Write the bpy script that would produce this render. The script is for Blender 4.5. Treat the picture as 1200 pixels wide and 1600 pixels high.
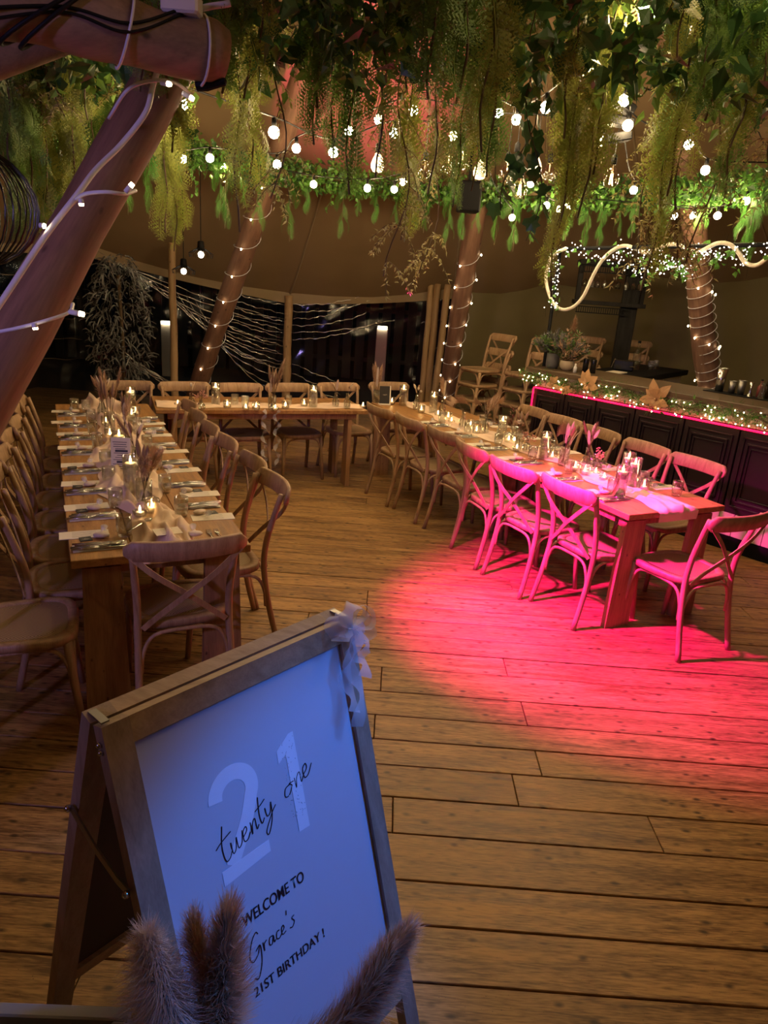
import bpy, math, random
import numpy as np
from mathutils import Vector, Matrix
for o in list(bpy.data.objects): bpy.data.objects.remove(o)
R = random.Random(7)
sc = bpy.context.scene
COL = sc.collection
V = Vector
PI = math.pi
# ------------------------------------------------------------ camera
PITCH, ROLL, CAM_H, FPX = math.radians(18.2), math.radians(4.3), 1.92, 1080.0
_F = V((0, math.cos(PITCH), -math.sin(PITCH)))
_r = V((1, 0, 0)); _u = _r.cross(_F)
CR = math.cos(ROLL) * _r + math.sin(ROLL) * _u
CU = -math.sin(ROLL) * _r + math.cos(ROLL) * _u
cam = bpy.data.cameras.new('camera'); camo = bpy.data.objects.new('camera', cam); COL.objects.link(camo)
cam.sensor_fit = 'HORIZONTAL'; cam.sensor_width = 36; cam.lens = 36 * FPX / 1200
cam.clip_start = .02; cam.clip_end = 200
m = Matrix((CR, CU, -_F)).transposed().to_4x4(); m.translation = (0, 0, CAM_H)
camo.matrix_world = m
sc.camera = camo
CAM = V((0, 0, CAM_H))
def ray(px, py): return (px - 600) / FPX * CR - (py - 800) / FPX * CU + _F
def PY(px, py, Y): d = ray(px, py); return CAM + d * (Y / d.y)          # the point at distance Y into the tent
def PZ(px, py, z): d = ray(px, py); return CAM + d * ((z - CAM_H) / d.z)  # the point on a level surface
# ------------------------------------------------------------ world, big lights, exposure
w = bpy.data.worlds.new('night'); sc.world = w; w.use_nodes = True
w.node_tree.nodes['Background'].inputs[0].default_value = (.25, .35, .6, 1)
w.node_tree.nodes['Background'].inputs[1].default_value = .0012
sc.view_settings.view_transform = 'Standard'; sc.view_settings.look = 'None'
sc.view_settings.gamma = 1; sc.view_settings.use_curve_mapping = False
sc.view_settings.exposure = 0.0
def spot(name, loc, to, energy, color, size, blend=.6, rad=.06):
    l = bpy.data.lights.new(name, 'SPOT'); l.energy = energy; l.color = color
    l.spot_size = math.radians(size); l.spot_blend = blend; l.shadow_soft_size = rad
    o = bpy.data.objects.new(name, l); COL.objects.link(o); o.location = loc
    o.rotation_euler = (V(to) - V(loc)).to_track_quat('-Z', 'Y').to_euler(); return o
def point(name, loc, energy, color, rad=.05):
    l = bpy.data.lights.new(name, 'POINT'); l.energy = energy; l.color = color; l.shadow_soft_size = rad
    o = bpy.data.objects.new(name, l); COL.objects.link(o); o.location = loc; return o
spot('pink_par_light', (-.2, 3.5, 1.95), (1.50, 3.98, .0), 2000, (1, .012, .40), 74, 1.0, .05)
spot('blue_par_light', (1.5, 1.25, 2.5), (-.02, 1.25, .58), 215, (.015, .215, 1), 30, .6, .1)
spot('violet_par_light', (-2.3, -.9, 2.3), (-1.1, 2.5, 1.35), 170, (.50, .36, 1), 54, .8, .1)
spot('pink_uplight', (.1, 5.9, 3.0), (-.4, 8.2, 4.35), 560, (1, .06, .26), 62, .6, .05)
point('far_lamp_glow', (-1.8, 11.6, 1.5), 5, (.15, .35, 1), .1)
spot('far_red_glow', (-.6, 11.6, 2.4), (-.35, 13.2, 1.4), 30, (1, .04, .03), 60, .8, .1)

# ------------------------------------------------------------ materials
MAT = {}
def nodes(name):
    m = bpy.data.materials.new(name); m.use_nodes = True; MAT[name] = m
    nt = m.node_tree; return m, nt, nt.nodes['Principled BSDF']
def plain(name, col, rough=.5, metal=0, spec=.5, noise=0, nscale=20, bump=0, trans=0, sss=0):
    m, nt, b = nodes(name)
    b.inputs['Base Color'].default_value = (*col, 1); b.inputs['Roughness'].default_value = rough
    b.inputs['Metallic'].default_value = metal; b.inputs['Specular IOR Level'].default_value = spec
    if noise or bump:
        tc = nt.nodes.new('ShaderNodeTexCoord'); n = nt.nodes.new('ShaderNodeTexNoise')
        n.inputs['Scale'].default_value = nscale; n.inputs['Detail'].default_value = 5
        nt.links.new(tc.outputs['Object'], n.inputs['Vector'])
        if noise:
            mx = nt.nodes.new('ShaderNodeMix'); mx.data_type = 'RGBA'
            mx.inputs[6].default_value = (*[c * (1 - noise) for c in col], 1)
            mx.inputs[7].default_value = (*[min(1, c * (1 + noise)) for c in col], 1)
            nt.links.new(n.outputs['Fac'], mx.inputs[0]); nt.links.new(mx.outputs[2], b.inputs['Base Color'])
        if bump:
            bp = nt.nodes.new('ShaderNodeBump'); bp.inputs['Strength'].default_value = bump; bp.inputs['Distance'].default_value = .01
            nt.links.new(n.outputs['Fac'], bp.inputs['Height']); nt.links.new(bp.outputs[0], b.inputs['Normal'])
    return m
def emit(name, col, s):
    m, nt, b = nodes(name); b.inputs['Base Color'].default_value = (*col, 1)
    b.inputs['Emission Color'].default_value = (*col, 1); b.inputs['Emission Strength'].default_value = s; return m
def leaf(name, col, var=.35, rough=.5, tr=.25):
    m, nt, b = nodes(name)
    g = nt.nodes.new('ShaderNodeNewGeometry'); oi = nt.nodes.new('ShaderNodeObjectInfo')
    ad = nt.nodes.new('ShaderNodeMath'); ad.operation = 'ADD'
    nt.links.new(g.outputs['Random Per Island'], ad.inputs[0]); nt.links.new(oi.outputs['Random'], ad.inputs[1])
    fr = nt.nodes.new('ShaderNodeMath'); fr.operation = 'MULTIPLY'; fr.inputs[1].default_value = .5
    nt.links.new(ad.outputs[0], fr.inputs[0])
    mx = nt.nodes.new('ShaderNodeMix'); mx.data_type = 'RGBA'
    mx.inputs[6].default_value = (*[c * (1 - var) for c in col], 1); mx.inputs[7].default_value = (*[c * (1 + var) for c in col], 1)
    nt.links.new(fr.outputs[0], mx.inputs[0]); nt.links.new(mx.outputs[2], b.inputs['Base Color'])
    b.inputs['Roughness'].default_value = rough
    tl = nt.nodes.new('ShaderNodeBsdfTranslucent'); nt.links.new(mx.outputs[2], tl.inputs[0])
    ms = nt.nodes.new('ShaderNodeMixShader'); ms.inputs[0].default_value = tr
    out = nt.nodes['Material Output']; nt.links.new(b.outputs[0], ms.inputs[1]); nt.links.new(tl.outputs[0], ms.inputs[2]); nt.links.new(ms.outputs[0], out.inputs[0])
    return m
def wood(name, dark, light, axis=1, rough=.5, scale=1.0, knots=True, rnd=.25, space='obj', nails=False, fine=.35):
    m, nt, b = nodes(name); L = nt.links.new; N = nt.nodes.new
    oi = N('ShaderNodeObjectInfo')
    if space == 'obj': co = N('ShaderNodeTexCoord').outputs['Object']
    else: co = N('ShaderNodeNewGeometry').outputs['Position']
    ml = N('ShaderNodeMath'); ml.operation = 'MULTIPLY'; ml.inputs[1].default_value = 37.0; L(oi.outputs['Random'], ml.inputs[0])
    cb = N('ShaderNodeCombineXYZ'); [L(ml.outputs[0], cb.inputs[i]) for i in range(3)]
    va = N('ShaderNodeVectorMath'); va.operation = 'ADD'; L(co, va.inputs[0]); L(cb.outputs[0], va.inputs[1])
    mp = N('ShaderNodeMapping'); s = [9 * scale] * 3; s[axis] = .9 * scale; mp.inputs['Scale'].default_value = s; L(va.outputs[0], mp.inputs[0])
    n = N('ShaderNodeTexNoise'); n.inputs['Scale'].default_value = 3; n.inputs['Detail'].default_value = 7; n.inputs['Distortion'].default_value = .8; L(mp.outputs[0], n.inputs['Vector'])
    n2 = N('ShaderNodeTexNoise'); n2.inputs['Scale'].default_value = 22; n2.inputs['Detail'].default_value = 3; L(mp.outputs[0], n2.inputs['Vector'])
    cr = N('ShaderNodeValToRGB'); cr.color_ramp.elements[0].position = .32; cr.color_ramp.elements[1].position = .66
    cr.color_ramp.elements[0].color = (*dark, 1); cr.color_ramp.elements[1].color = (*light, 1)
    a = N('ShaderNodeMath'); a.operation = 'MULTIPLY_ADD'; a.inputs[1].default_value = fine; L(n2.outputs[0], a.inputs[0])
    sb = N('ShaderNodeMath'); sb.operation = 'MULTIPLY_ADD'; sb.inputs[1].default_value = .8; sb.inputs[2].default_value = -.08 - (fine - .35) * .5; L(n.outputs[0], sb.inputs[0]); L(sb.outputs[0], a.inputs[2]); L(a.outputs[0], cr.inputs[0])
    col = cr.outputs[0]
    def dark_spots(col, sc3, thr, soft, amount, off):
        mp2 = N('ShaderNodeMapping'); mp2.inputs['Scale'].default_value = sc3; mp2.inputs['Location'].default_value = (off, off, off); L(va.outputs[0], mp2.inputs[0])
        dn = N('ShaderNodeTexNoise'); dn.inputs['Scale'].default_value = 1.5; L(mp2.outputs[0], dn.inputs['Vector'])
        mxv = N('ShaderNodeMix'); mxv.data_type = 'VECTOR'; mxv.inputs[0].default_value = .12; L(mp2.outputs[0], mxv.inputs[4]); L(dn.outputs['Color'], mxv.inputs[5])
        v = N('ShaderNodeTexVoronoi'); v.voronoi_dimensions = '3D'; L(mxv.outputs[1], v.inputs['Vector'])
        mr = N('ShaderNodeMapRange'); mr.inputs[1].default_value = thr; mr.inputs[2].default_value = thr + soft; mr.inputs[3].default_value = amount; mr.inputs[4].default_value = 0; L(v.outputs['Distance'], mr.inputs[0])
        mx = N('ShaderNodeMix'); mx.data_type = 'RGBA'; mx.inputs[7].default_value = (*[c * .18 for c in dark], 1); L(mr.outputs[0], mx.inputs[0]); L(col, mx.inputs[6]); return mx.outputs[2]
    if knots:
        s3 = [4.2 * scale] * 3; s3[axis] = 2.2 * scale; col = dark_spots(col, s3, .07 if nails else .04, .15 if nails else .08, .85, 0)
        if nails: col = dark_spots(col, [11, 15, 13], .05, .03, .9, 3.3); col = dark_spots(col, [1.3, 6, 5], .03, .10, .6, 8.1)
    hv = N('ShaderNodeHueSaturation'); mr = N('ShaderNodeMapRange'); mr.inputs[3].default_value = 1 - rnd; mr.inputs[4].default_value = 1 + rnd; L(oi.outputs['Random'], mr.inputs[0]); L(mr.outputs[0], hv.inputs['Value']); L(col, hv.inputs['Color'])
    L(hv.outputs[0], b.inputs['Base Color'])
    rr = N('ShaderNodeMapRange'); rr.inputs[3].default_value = rough - .1; rr.inputs[4].default_value = rough + .15; L(n.outputs[0], rr.inputs[0]); L(rr.outputs[0], b.inputs['Roughness'])
    bp = N('ShaderNodeBump'); bp.inputs['Strength'].default_value = .25; bp.inputs['Distance'].default_value = .0012; L(a.outputs[0], bp.inputs['Height']); L(bp.outputs[0], b.inputs['Normal'])
    return m
def glass(name, tint=(1, 1, 1), gloss=.18, rough=.03, trmin=.0):
    m, nt, b = nodes(name); L = nt.links.new
    t = nt.nodes.new('ShaderNodeBsdfTransparent'); t.inputs[0].default_value = (*tint, 1)
    g = nt.nodes.new('ShaderNodeBsdfGlossy'); g.inputs['Roughness'].default_value = rough
    f = nt.nodes.new('ShaderNodeLayerWeight'); f.inputs[0].default_value = .35
    mr = nt.nodes.new('ShaderNodeMapRange'); mr.inputs[3].default_value = gloss * .3 + trmin; mr.inputs[4].default_value = min(1, gloss * 3 + trmin); L(f.outputs['Facing'], mr.inputs[0])
    ms = nt.nodes.new('ShaderNodeMixShader'); L(mr.outputs[0], ms.inputs[0]); L(t.outputs[0], ms.inputs[1]); L(g.outputs[0], ms.inputs[2]); L(ms.outputs[0], nt.nodes['Material Output'].inputs[0]); return m
def sheer(name, col, op=.6):
    m, nt, b = nodes(name); L = nt.links.new
    b.inputs['Base Color'].default_value = (*col, 1); b.inputs['Roughness'].default_value = .8
    t = nt.nodes.new('ShaderNodeBsdfTransparent'); ms = nt.nodes.new('ShaderNodeMixShader'); ms.inputs[0].default_value = op
    L(t.outputs[0], ms.inputs[1]); L(b.outputs[0], ms.inputs[2]); L(ms.outputs[0], nt.nodes['Material Output'].inputs[0]); return m
def weave(name, c1, c2, sc=160):
    m, nt, b = nodes(name); L = nt.links.new; N = nt.nodes.new
    tc = N('ShaderNodeTexCoord'); ck = N('ShaderNodeTexChecker'); ck.inputs['Scale'].default_value = sc
    ck.inputs[1].default_value = (*c1, 1); ck.inputs[2].default_value = (*c2, 1); L(tc.outputs['Object'], ck.inputs[0])
    L(ck.outputs[0], b.inputs['Base Color']); b.inputs['Roughness'].default_value = .7
    bp = N('ShaderNodeBump'); bp.inputs['Strength'].default_value = .6; bp.inputs['Distance'].default_value = .0012; L(ck.outputs[1], bp.inputs['Height']); L(bp.outputs[0], b.inputs['Normal']); return m
def canvas(name, col):
    m = plain(name, col, .85, noise=.12, nscale=3, bump=.15); return m

wood('floor_wood', (.13, .064, .018), (.43, .245, .085), axis=0, rough=.46, scale=1.0, rnd=.16, space='pos', nails=True, fine=.75)
wood('chair_wood', (.24, .135, .068), (.42, .265, .142), axis=2, rough=.5, knots=False, rnd=.10)
wood('table_wood', (.22, .098, .026), (.42, .215, .07), axis=1, rough=.48, rnd=.12)
wood('table_leg_wood', (.22, .11, .045), (.38, .21, .09), axis=2, rough=.55, rnd=.12)
wood('pole_wood', (.14, .07, .045), (.25, .135, .085), axis=2, rough=.6, scale=.6, rnd=.08)
wood('log_wood', (.14, .085, .055), (.25, .155, .10), axis=0, rough=.6, scale=.6, rnd=.08)
wood('post_wood', (.30, .18, .08), (.46, .30, .15), axis=2, rough=.6, scale=.6, rnd=.08)
wood('sign_wood', (.30, .20, .11), (.46, .33, .19), axis=0, rough=.5, scale=1.2, knots=False, rnd=.06)
wood('sign_stile_wood', (.24, .17, .11), (.38, .28, .19), axis=2, rough=.5, scale=1.2, knots=False, rnd=.06)
wood('bar_top_wood', (.045, .028, .014), (.10, .063, .032), axis=0, rough=.45, knots=False)
wood('black_wood', (.010, .009, .008), (.022, .02, .018), axis=2, rough=.45, knots=False)
weave('rattan', (.36, .24, .12), (.20, .125, .06), 150)
plain('bar_black', (.018, .011, .012), .35, noise=.3)
MAT['black_wood'].node_tree.nodes['Principled BSDF'].inputs['Specular IOR Level'].default_value = .08
plain('bar_white', (.55, .47, .36), .5, noise=.1, nscale=8)
plain('black', (.006, .006, .0065), .6, 0, .12)
plain('black_gloss', (.01, .01, .01), .2)
plain('steel', (.62, .61, .58), .22, 1)
plain('steel_dull', (.30, .29, .27), .45, 1)
plain('paper', (.72, .64, .52), .7, noise=.04, nscale=60)
plain('napkin', (.66, .60, .52), .85, noise=.06, nscale=80)
plain('card_black', (.02, .018, .017), .5)
plain('white_paint', (.72, .70, .66), .5)
plain('grey_paint', (.38, .40, .42), .6, noise=.12, nscale=6)
plain('wax', (.85, .74, .55), .45)
plain('favour', (.62, .50, .38), .4, noise=.25, nscale=60)
plain('dirt', (.03, .02, .015), .9)
plain('subfloor', (.012, .008, .005), .9)
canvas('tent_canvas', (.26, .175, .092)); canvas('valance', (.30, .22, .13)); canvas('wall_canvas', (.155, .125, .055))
plain('ground', (.012, .013, .012), .9, noise=.3)
plain('fence', (.016, .015, .014), .8)
plain('white_rope', (.80, .74, .60), .6, noise=.1, nscale=90, bump=.4)
plain('cable_white', (.62, .62, .66), .5); plain('cable_black', (.008, .008, .008), .6, 0, .15)
sheer('gauze', (.74, .55, .40), .95); sheer('organza', (.82, .82, .86), .30)
glass('clear_glass', (.95, .97, .96), .28); glass('bulb_glass', (1, .97, .9), .22)
glass('pvc', (.86, .88, .88), .03, .10, .02); glass('pvc_fold', (.8, .8, .8), .6, .22, .55)
glass('smoke_glass', (.35, .28, .2), .3); glass('water', (.95, .96, .95), .10)
emit('bulb_warm', (1, .73, .39), 290); emit('bulb_soft', (1, .74, .40), 5); emit('filament', (1, .62, .25), 60)
emit('fairy', (1, .74, .40), 30); emit('fairy_white', (1, .90, .76), 9); emit('flame', (1, .60, .22), 90); emit('neon', (1, .006, .06), 3.5)
emit('lamp_out', (1, .86, .62), 14)
leaf('fern_yellow', (.27, .31, .06), .4, .5, .4); leaf('fern_green', (.15, .27, .05), .4, .5, .4); leaf('feather_green', (.11, .33, .05), .3, .5, .4)
leaf('ivy_dark', (.04, .10, .03), .5, .35); leaf('ivy_green', (.11, .28, .045), .4, .35); leaf('twig_leaf', (.44, .42, .17), .3)
leaf('pine', (.10, .19, .045), .4); leaf('autumn', (.56, .33, .15), .35); leaf('dried_grass', (.40, .26, .16), .25, .8, .3); leaf('pampas_pale', (.80, .68, .58), .2, .9, .4)
leaf('pampas_brown', (.60, .42, .29), .2, .9, .4); leaf('palm_brown', (.30, .18, .10), .25, .8); leaf('reed_white', (.70, .60, .48), .15, .8); leaf('pink_flower', (.62, .32, .22), .25, .8)
leaf('grey_foliage', (.20, .19, .17), .35, .6); leaf('stem_brown', (.12, .075, .035), .2, .7); leaf('grey_curl', (.13, .13, .125), .4, .45, .1); leaf('red_leaf', (.25, .06, .05), .4)  # last one: neon's red put into foliage colour; bitters bottle's own red

# ------------------------------------------------------------ mesh helpers
class MB:
    def __init__(s): s.v = []; s.f = []
    def add(s, vs, fs):
        b = len(s.v); s.v += [tuple(q) for q in vs]; s.f += [tuple(i + b for i in f) for f in fs]; return s
    def box(s, c, d, M=None, bev=0):
        hx, hy, hz = d[0] / 2, d[1] / 2, d[2] / 2
        if bev <= 0:
            vs = [V((x * hx, y * hy, z * hz)) for z in (-1, 1) for x, y in ((-1, -1), (1, -1), (1, 1), (-1, 1))]
            fs = [(3, 2, 1, 0), (4, 5, 6, 7)] + [(i, (i + 1) % 4, 4 + (i + 1) % 4, 4 + i) for i in range(4)]
        else:
            bev = min(bev, hx * .9, hy * .9, hz * .9); vs = []; L = []
            for z, inn in ((-hz, bev), (-hz + bev, 0), (hz - bev, 0), (hz, bev)):
                x, y = hx - inn, hy - inn; b = min(bev, x * .9, y * .9)
                vs += [V((q[0], q[1], z)) for q in ((-x + b, -y), (x - b, -y), (x, -y + b), (x, y - b), (x - b, y), (-x + b, y), (-x, y - b), (-x, -y + b))]
            fs = [tuple(range(7, -1, -1)), tuple(range(24, 32))]
            for r in range(3): fs += [(r * 8 + i, r * 8 + (i + 1) % 8, r * 8 + 8 + (i + 1) % 8, r * 8 + 8 + i) for i in range(8)]
        if M is not None: vs = [M @ q for q in vs]
        c = V(c); return s.add([q + c for q in vs], fs)
    def tube(s, pts, rad, n=8, cap=True, closed=False):
        pts = [V(p) for p in pts]; k = len(pts)
        if not isinstance(rad, (list, tuple)): rad = [rad] * k
        T = []
        for i in range(k):
            a = pts[(i - 1) % k] if (i > 0 or closed) else pts[i]; b = pts[(i + 1) % k] if (i < k - 1 or closed) else pts[i]
            T.append((b - a).normalized() if (b - a).length > 1e-9 else V((0, 0, 1)))
        up = V((0, 0, 1)) if abs(T[0].z) < .9 else V((1, 0, 0)); x = T[0].cross(up).normalized()
        vs = []
        for i in range(k):
            x = (x - T[i] * x.dot(T[i])).normalized(); y = T[i].cross(x)
            vs += [pts[i] + (x * math.cos(2 * PI * j / n) + y * math.sin(2 * PI * j / n)) * rad[i] for j in range(n)]
        fs = []
        for i in range(k if closed else k - 1):
            a, b = i * n, ((i + 1) % k) * n
            fs += [(a + j, a + (j + 1) % n, b + (j + 1) % n, b + j) for j in range(n)]
        if cap and not closed: fs += [tuple(range(n - 1, -1, -1)), tuple((k - 1) * n + j for j in range(n))]
        return s.add(vs, fs)
    def lathe(s, prof, n=16, c=(0, 0, 0), M=None, cap=True):
        vs = [V((r * math.cos(2 * PI * j / n), r * math.sin(2 * PI * j / n), z)) for r, z in prof for j in range(n)]
        if M is not None: vs = [M @ q for q in vs]
        c = V(c); vs = [q + c for q in vs]; k = len(prof)
        fs = [(i * n + j, i * n + (j + 1) % n, (i + 1) * n + (j + 1) % n, (i + 1) * n + j) for i in range(k - 1) for j in range(n)]
        if cap: fs += [tuple(range(n - 1, -1, -1)), tuple((k - 1) * n + j for j in range(n))]
        return s.add(vs, fs)
    def ball(s, c, r, n=8, sq=1, M=None):
        k = max(3, n // 2)
        return s.lathe([(max(1e-4, r * math.sin(PI * i / k)), -r * sq * math.cos(PI * i / k)) for i in range(k + 1)], n, c, M, cap=False)
    def prism(s, out, axis_o, ax, ay, az, th):
        o, ax, ay, az = V(axis_o), V(ax), V(ay), V(az); n = len(out)
        vs = [o + ax * p[0] + ay * p[1] + az * t for t in (0, th) for p in out]
        return s.add(vs, [tuple(range(n - 1, -1, -1)), tuple(range(n, 2 * n))] + [(i, (i + 1) % n, n + (i + 1) % n, n + i) for i in range(n)])
    def strip(s, pts, wdir, wd, th=None):
        # a flat band along pts, wd wide across wdir (per point), th thick
        pts = [V(p) for p in pts]; k = len(pts); vs = []
        for i, p in enumerate(pts):
            a, b = pts[max(0, i - 1)], pts[min(k - 1, i + 1)]; t = (b - a).normalized()
            wv = V(wdir[i] if isinstance(wdir, list) else wdir); wv = (wv - t * wv.dot(t)).normalized()
            ww = wd[i] if isinstance(wd, list) else wd; nn = t.cross(wv)
            if th: vs += [p + wv * ww / 2 + nn * th / 2, p - wv * ww / 2 + nn * th / 2, p - wv * ww / 2 - nn * th / 2, p + wv * ww / 2 - nn * th / 2]
            else: vs += [p + wv * ww / 2, p - wv * ww / 2]
        if th:
            fs = [(i * 4 + j, i * 4 + (j + 1) % 4, i * 4 + 4 + (j + 1) % 4, i * 4 + 4 + j) for i in range(k - 1) for j in range(4)] + [(3, 2, 1, 0), tuple((k - 1) * 4 + j for j in range(4))]
        else: fs = [(i * 2, i * 2 + 1, i * 2 + 3, i * 2 + 2) for i in range(k - 1)]
        return s.add(vs, fs)
    def mesh(s, name, mt, smooth=False):
        me = bpy.data.meshes.new(name); me.from_pydata(s.v, [], s.f); me.materials.append(MAT[mt] if isinstance(mt, str) else mt)
        if smooth: me.polygons.foreach_set('use_smooth', [True] * len(me.polygons))
        me.update(); return me
    def build(s, name, mt, parent=None, smooth=False, kind=None):
        return link(name, s.mesh(name, mt, smooth), parent, kind)
def link(name, me, parent=None, kind=None):
    o = bpy.data.objects.new(name, me); COL.objects.link(o)
    if parent: o.parent = parent
    if kind: o['kind'] = kind
    return o
def tag(o, label, cat, group=None, kind=None):
    o['label'] = label; o['category'] = cat
    if group: o['group'] = group
    if kind: o['kind'] = kind
    return o
def thing(name, label, cat, loc=(0, 0, 0), rz=0, group=None):
    o = bpy.data.objects.new(name, None); COL.objects.link(o); o.location = loc; o.rotation_euler = (0, 0, rz)
    o.empty_display_size = .05
    return tag(o, label, cat, group)
KIDS = {}
def copy_tree(root, loc, rz=0, label=None, group=None, scale=None, rot=None):
    r = root.copy(); COL.objects.link(r); r.location = loc; r.rotation_euler = rot or (0, 0, rz)
    if label: r['label'] = label
    if group: r['group'] = group
    if scale: r.scale = (scale,) * 3 if not isinstance(scale, (tuple, list)) else scale
    for ch in [c for c in bpy.data.objects if c.parent == root] if root.name not in KIDS else KIDS[root.name]:
        KIDS.setdefault(root.name, [])
        if ch not in KIDS[root.name]: KIDS[root.name].append(ch)
        c = ch.copy(); COL.objects.link(c); c.parent = r
        key = ch.name
        if key not in KIDS: KIDS[key] = [g for g in bpy.data.objects if g.parent == ch]
        for g in KIDS[key]:
            d = g.copy(); COL.objects.link(d); d.parent = c
    return r
class Proto:      # the first placing moves the prototype itself, later ones copy it
    def __init__(s, fn): s.fn = fn; s.root = None
    def place(s, loc, rz=0, label=None, group=None, scale=None, rot=None):
        if s.root is None:
            s.root = s.fn(); r = s.root; r.location = loc; r.rotation_euler = rot or (0, 0, rz)
            if label: r['label'] = label
            if group: r['group'] = group
            if scale: r.scale = (scale,) * 3 if not isinstance(scale, (tuple, list)) else scale
            return r
        return copy_tree(s.root, loc, rz, label, group, scale, rot)
def bez(p, n=24):
    # Catmull-Rom through the points
    p = [V(q) for q in p]; P = [p[0] * 2 - p[1]] + p + [p[-1] * 2 - p[-2]]; out = []
    seg = len(p) - 1
    for i in range(seg):
        a, b, c, d = P[i:i + 4]; k = max(2, n // seg)
        for j in range(k):
            t = j / k; out.append(.5 * ((2 * b) + (c - a) * t + (2 * a - 5 * b + 4 * c - d) * t * t + (3 * b - a - 3 * c + d) * t ** 3))
    out.append(p[-1]); return out
def rv(a, b): return R.uniform(a, b)
def rdir():
    while True:
        q = V((rv(-1, 1), rv(-1, 1), rv(-1, 1)))
        if .1 < q.length < 1: return q.normalized()

# ============================================================ THE SETTING
# floor: sub-floor with single boards
fb = MB(); fb.box((.6, 4.2, -.05), (16, 17, .04)); FLOOR = fb.build('floor', 'subfloor'); FLOOR['kind'] = 'structure'
rows = [1.06, 1.27, 1.49, 1.68, 1.85, 2.06, 2.25, 2.44, 2.61, 2.79, 2.99, 3.22]
rows = [1.06 - .2 * k for k in range(12, 0, -1)] + rows
while rows[-1] < 10.8: rows.append(rows[-1] + rv(.18, .205))
fixed = {3.22: [.05], 2.99: [.75], 2.79: [.03], 2.61: [.02, .75], 2.44: [.62], 2.25: [.12, 1.13], 2.06: [.0], 1.27: [-1.05], 1.49: [1.9], 1.68: [-1.3], 1.85: [2.1]}
plank_meshes = {}
for i in range(len(rows) - 1):
    y0, y1 = rows[i], rows[i + 1]
    js = fixed.get(round(y1, 2), [])
    xl, xr = (-5.6, 5.8) if y1 > 4 else (-4.4, 4.6)
    if not js: js = [rv(-3.5, -1.2), rv(.6, 3.2)] if R.random() < .7 else [rv(-1.5, 1.5)]
    if len(js) == 1: js = js + [js[0] + rv(2.6, 3.6), js[0] - rv(2.6, 3.6)]
    xs = sorted([xl, xr] + [j for j in js if xl + .5 < j < xr - .5])
    for a, b in zip(xs, xs[1:]):
        q = MB(); q.box(((a + b) / 2, (y0 + y1) / 2, -.014 + rv(-.0012, .0012)), (b - a - .004, y1 - y0 - .006, .028), None, .0022)
        q.build('plank', 'floor_wood', FLOOR)
# outside ground
g = MB().box((0, 14.5, -.12), (40, 22, .1)).build('trim_1', 'ground'); g['kind'] = 'structure'

# canopy
CEN = V((.4, 5.4, 0)); APEX = V((.4, 5.4, 6.6))
EAVE = [(-1.62, 10.6, 1.68), (.8, 10.95, 1.92), (2.2, 10.9, 2.1), (3.6, 10.5, 2.3), (4.9, 9.6, 2.4), (5.9, 8.2, 2.45), (6.7, 6.2, 2.4), (6.9, 3.6, 2.3), (6.2, 1.0, 2.2), (4.6, -1.6, 2.1), (1.5, -3.2, 2.1), (-1.8, -3.0, 2.1), (-4.3, -1.2, 2.1), (-5.6, 1.6, 2.1), (-6.0, 4.4, 2.1), (-5.5, 7.2, 2.1), (-4.2, 9.45, 2.14)]
NE = len(EAVE)
def eave_at(t):
    i = int(t) % NE; f = t - int(t); a, b = V(EAVE[i]), V(EAVE[(i + 1) % NE]); p = a.lerp(b, f)
    p.z -= 0.10 * math.sin(PI * f) * 0; return p
cb = MB(); NS = 22; sub = 4; cols = NE * sub; vs = []
for c in range(cols):
    e = eave_at(c / sub)
    for k in range(NS + 1):
        s_ = k / NS; p = e.lerp(V((APEX.x, APEX.y, e.z)), s_ * .985)
        sag = (.10 * math.sin(PI * ((c / sub) % 1))) * (1 - s_)
        p.z = e.z + (APEX.z - e.z) * (s_ ** 1.12) - sag; vs.append(p)
fs = [(c * (NS + 1) + k, c * (NS + 1) + k + 1, ((c + 1) % cols) * (NS + 1) + k + 1, ((c + 1) % cols) * (NS + 1) + k) for c in range(cols) for k in range(NS)]
cb.add(vs, fs); CEIL = cb.build('ceiling', 'tent_canvas', None, True, 'structure')
def seam(t):
    e = eave_at(t); pts = []
    for k in range(NS + 1):
        s_ = k / NS; p = e.lerp(V((APEX.x, APEX.y, e.z)), s_ * .985); p.z = e.z + (APEX.z - e.z) * s_ ** 1.12 - .012; pts.append(p)
    return pts
for t in range(NE): MB().tube(seam(t), .014, 5).build('seam', 'valance', CEIL)
# valance strips above the windows and fabric walls below the eave
def fabric_wall(name, i0, i1, mt, fold=.05, z1=0.0, inset=.0):
    q = MB(); n = (i1 - i0) * 26; vs = []; kz = 14
    for c in range(n + 1):
        e = eave_at(i0 + (i1 - i0) * c / n) if c < n else V(EAVE[i1 % NE])
        d = (e - CEN); d.z = 0; d.normalize()
        for k in range(kz + 1):
            f = k / kz; amp = fold * (.35 + .65 * f)
            off = amp * (math.sin(c * .55 + .8 * math.sin(f * 2.2 + c * .03)) * .6 + math.sin(f * 9 + c * .13) * .5) * (1 - (1 - f) ** 3 * .6)
            p = e + d * (off * .8 + .25 * f * f); p.z = e.z * (1 - f) + z1 * f; vs.append(p)
    fs = [(c * (kz + 1) + k, c * (kz + 1) + k + 1, (c + 1) * (kz + 1) + k + 1, (c + 1) * (kz + 1) + k) for c in range(n) for k in range(kz)]
    q.add(vs, fs); return q.build(name, mt, None, True, 'structure')
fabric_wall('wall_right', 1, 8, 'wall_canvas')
fabric_wall('wall_front', 8, 14, 'wall_canvas')
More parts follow.
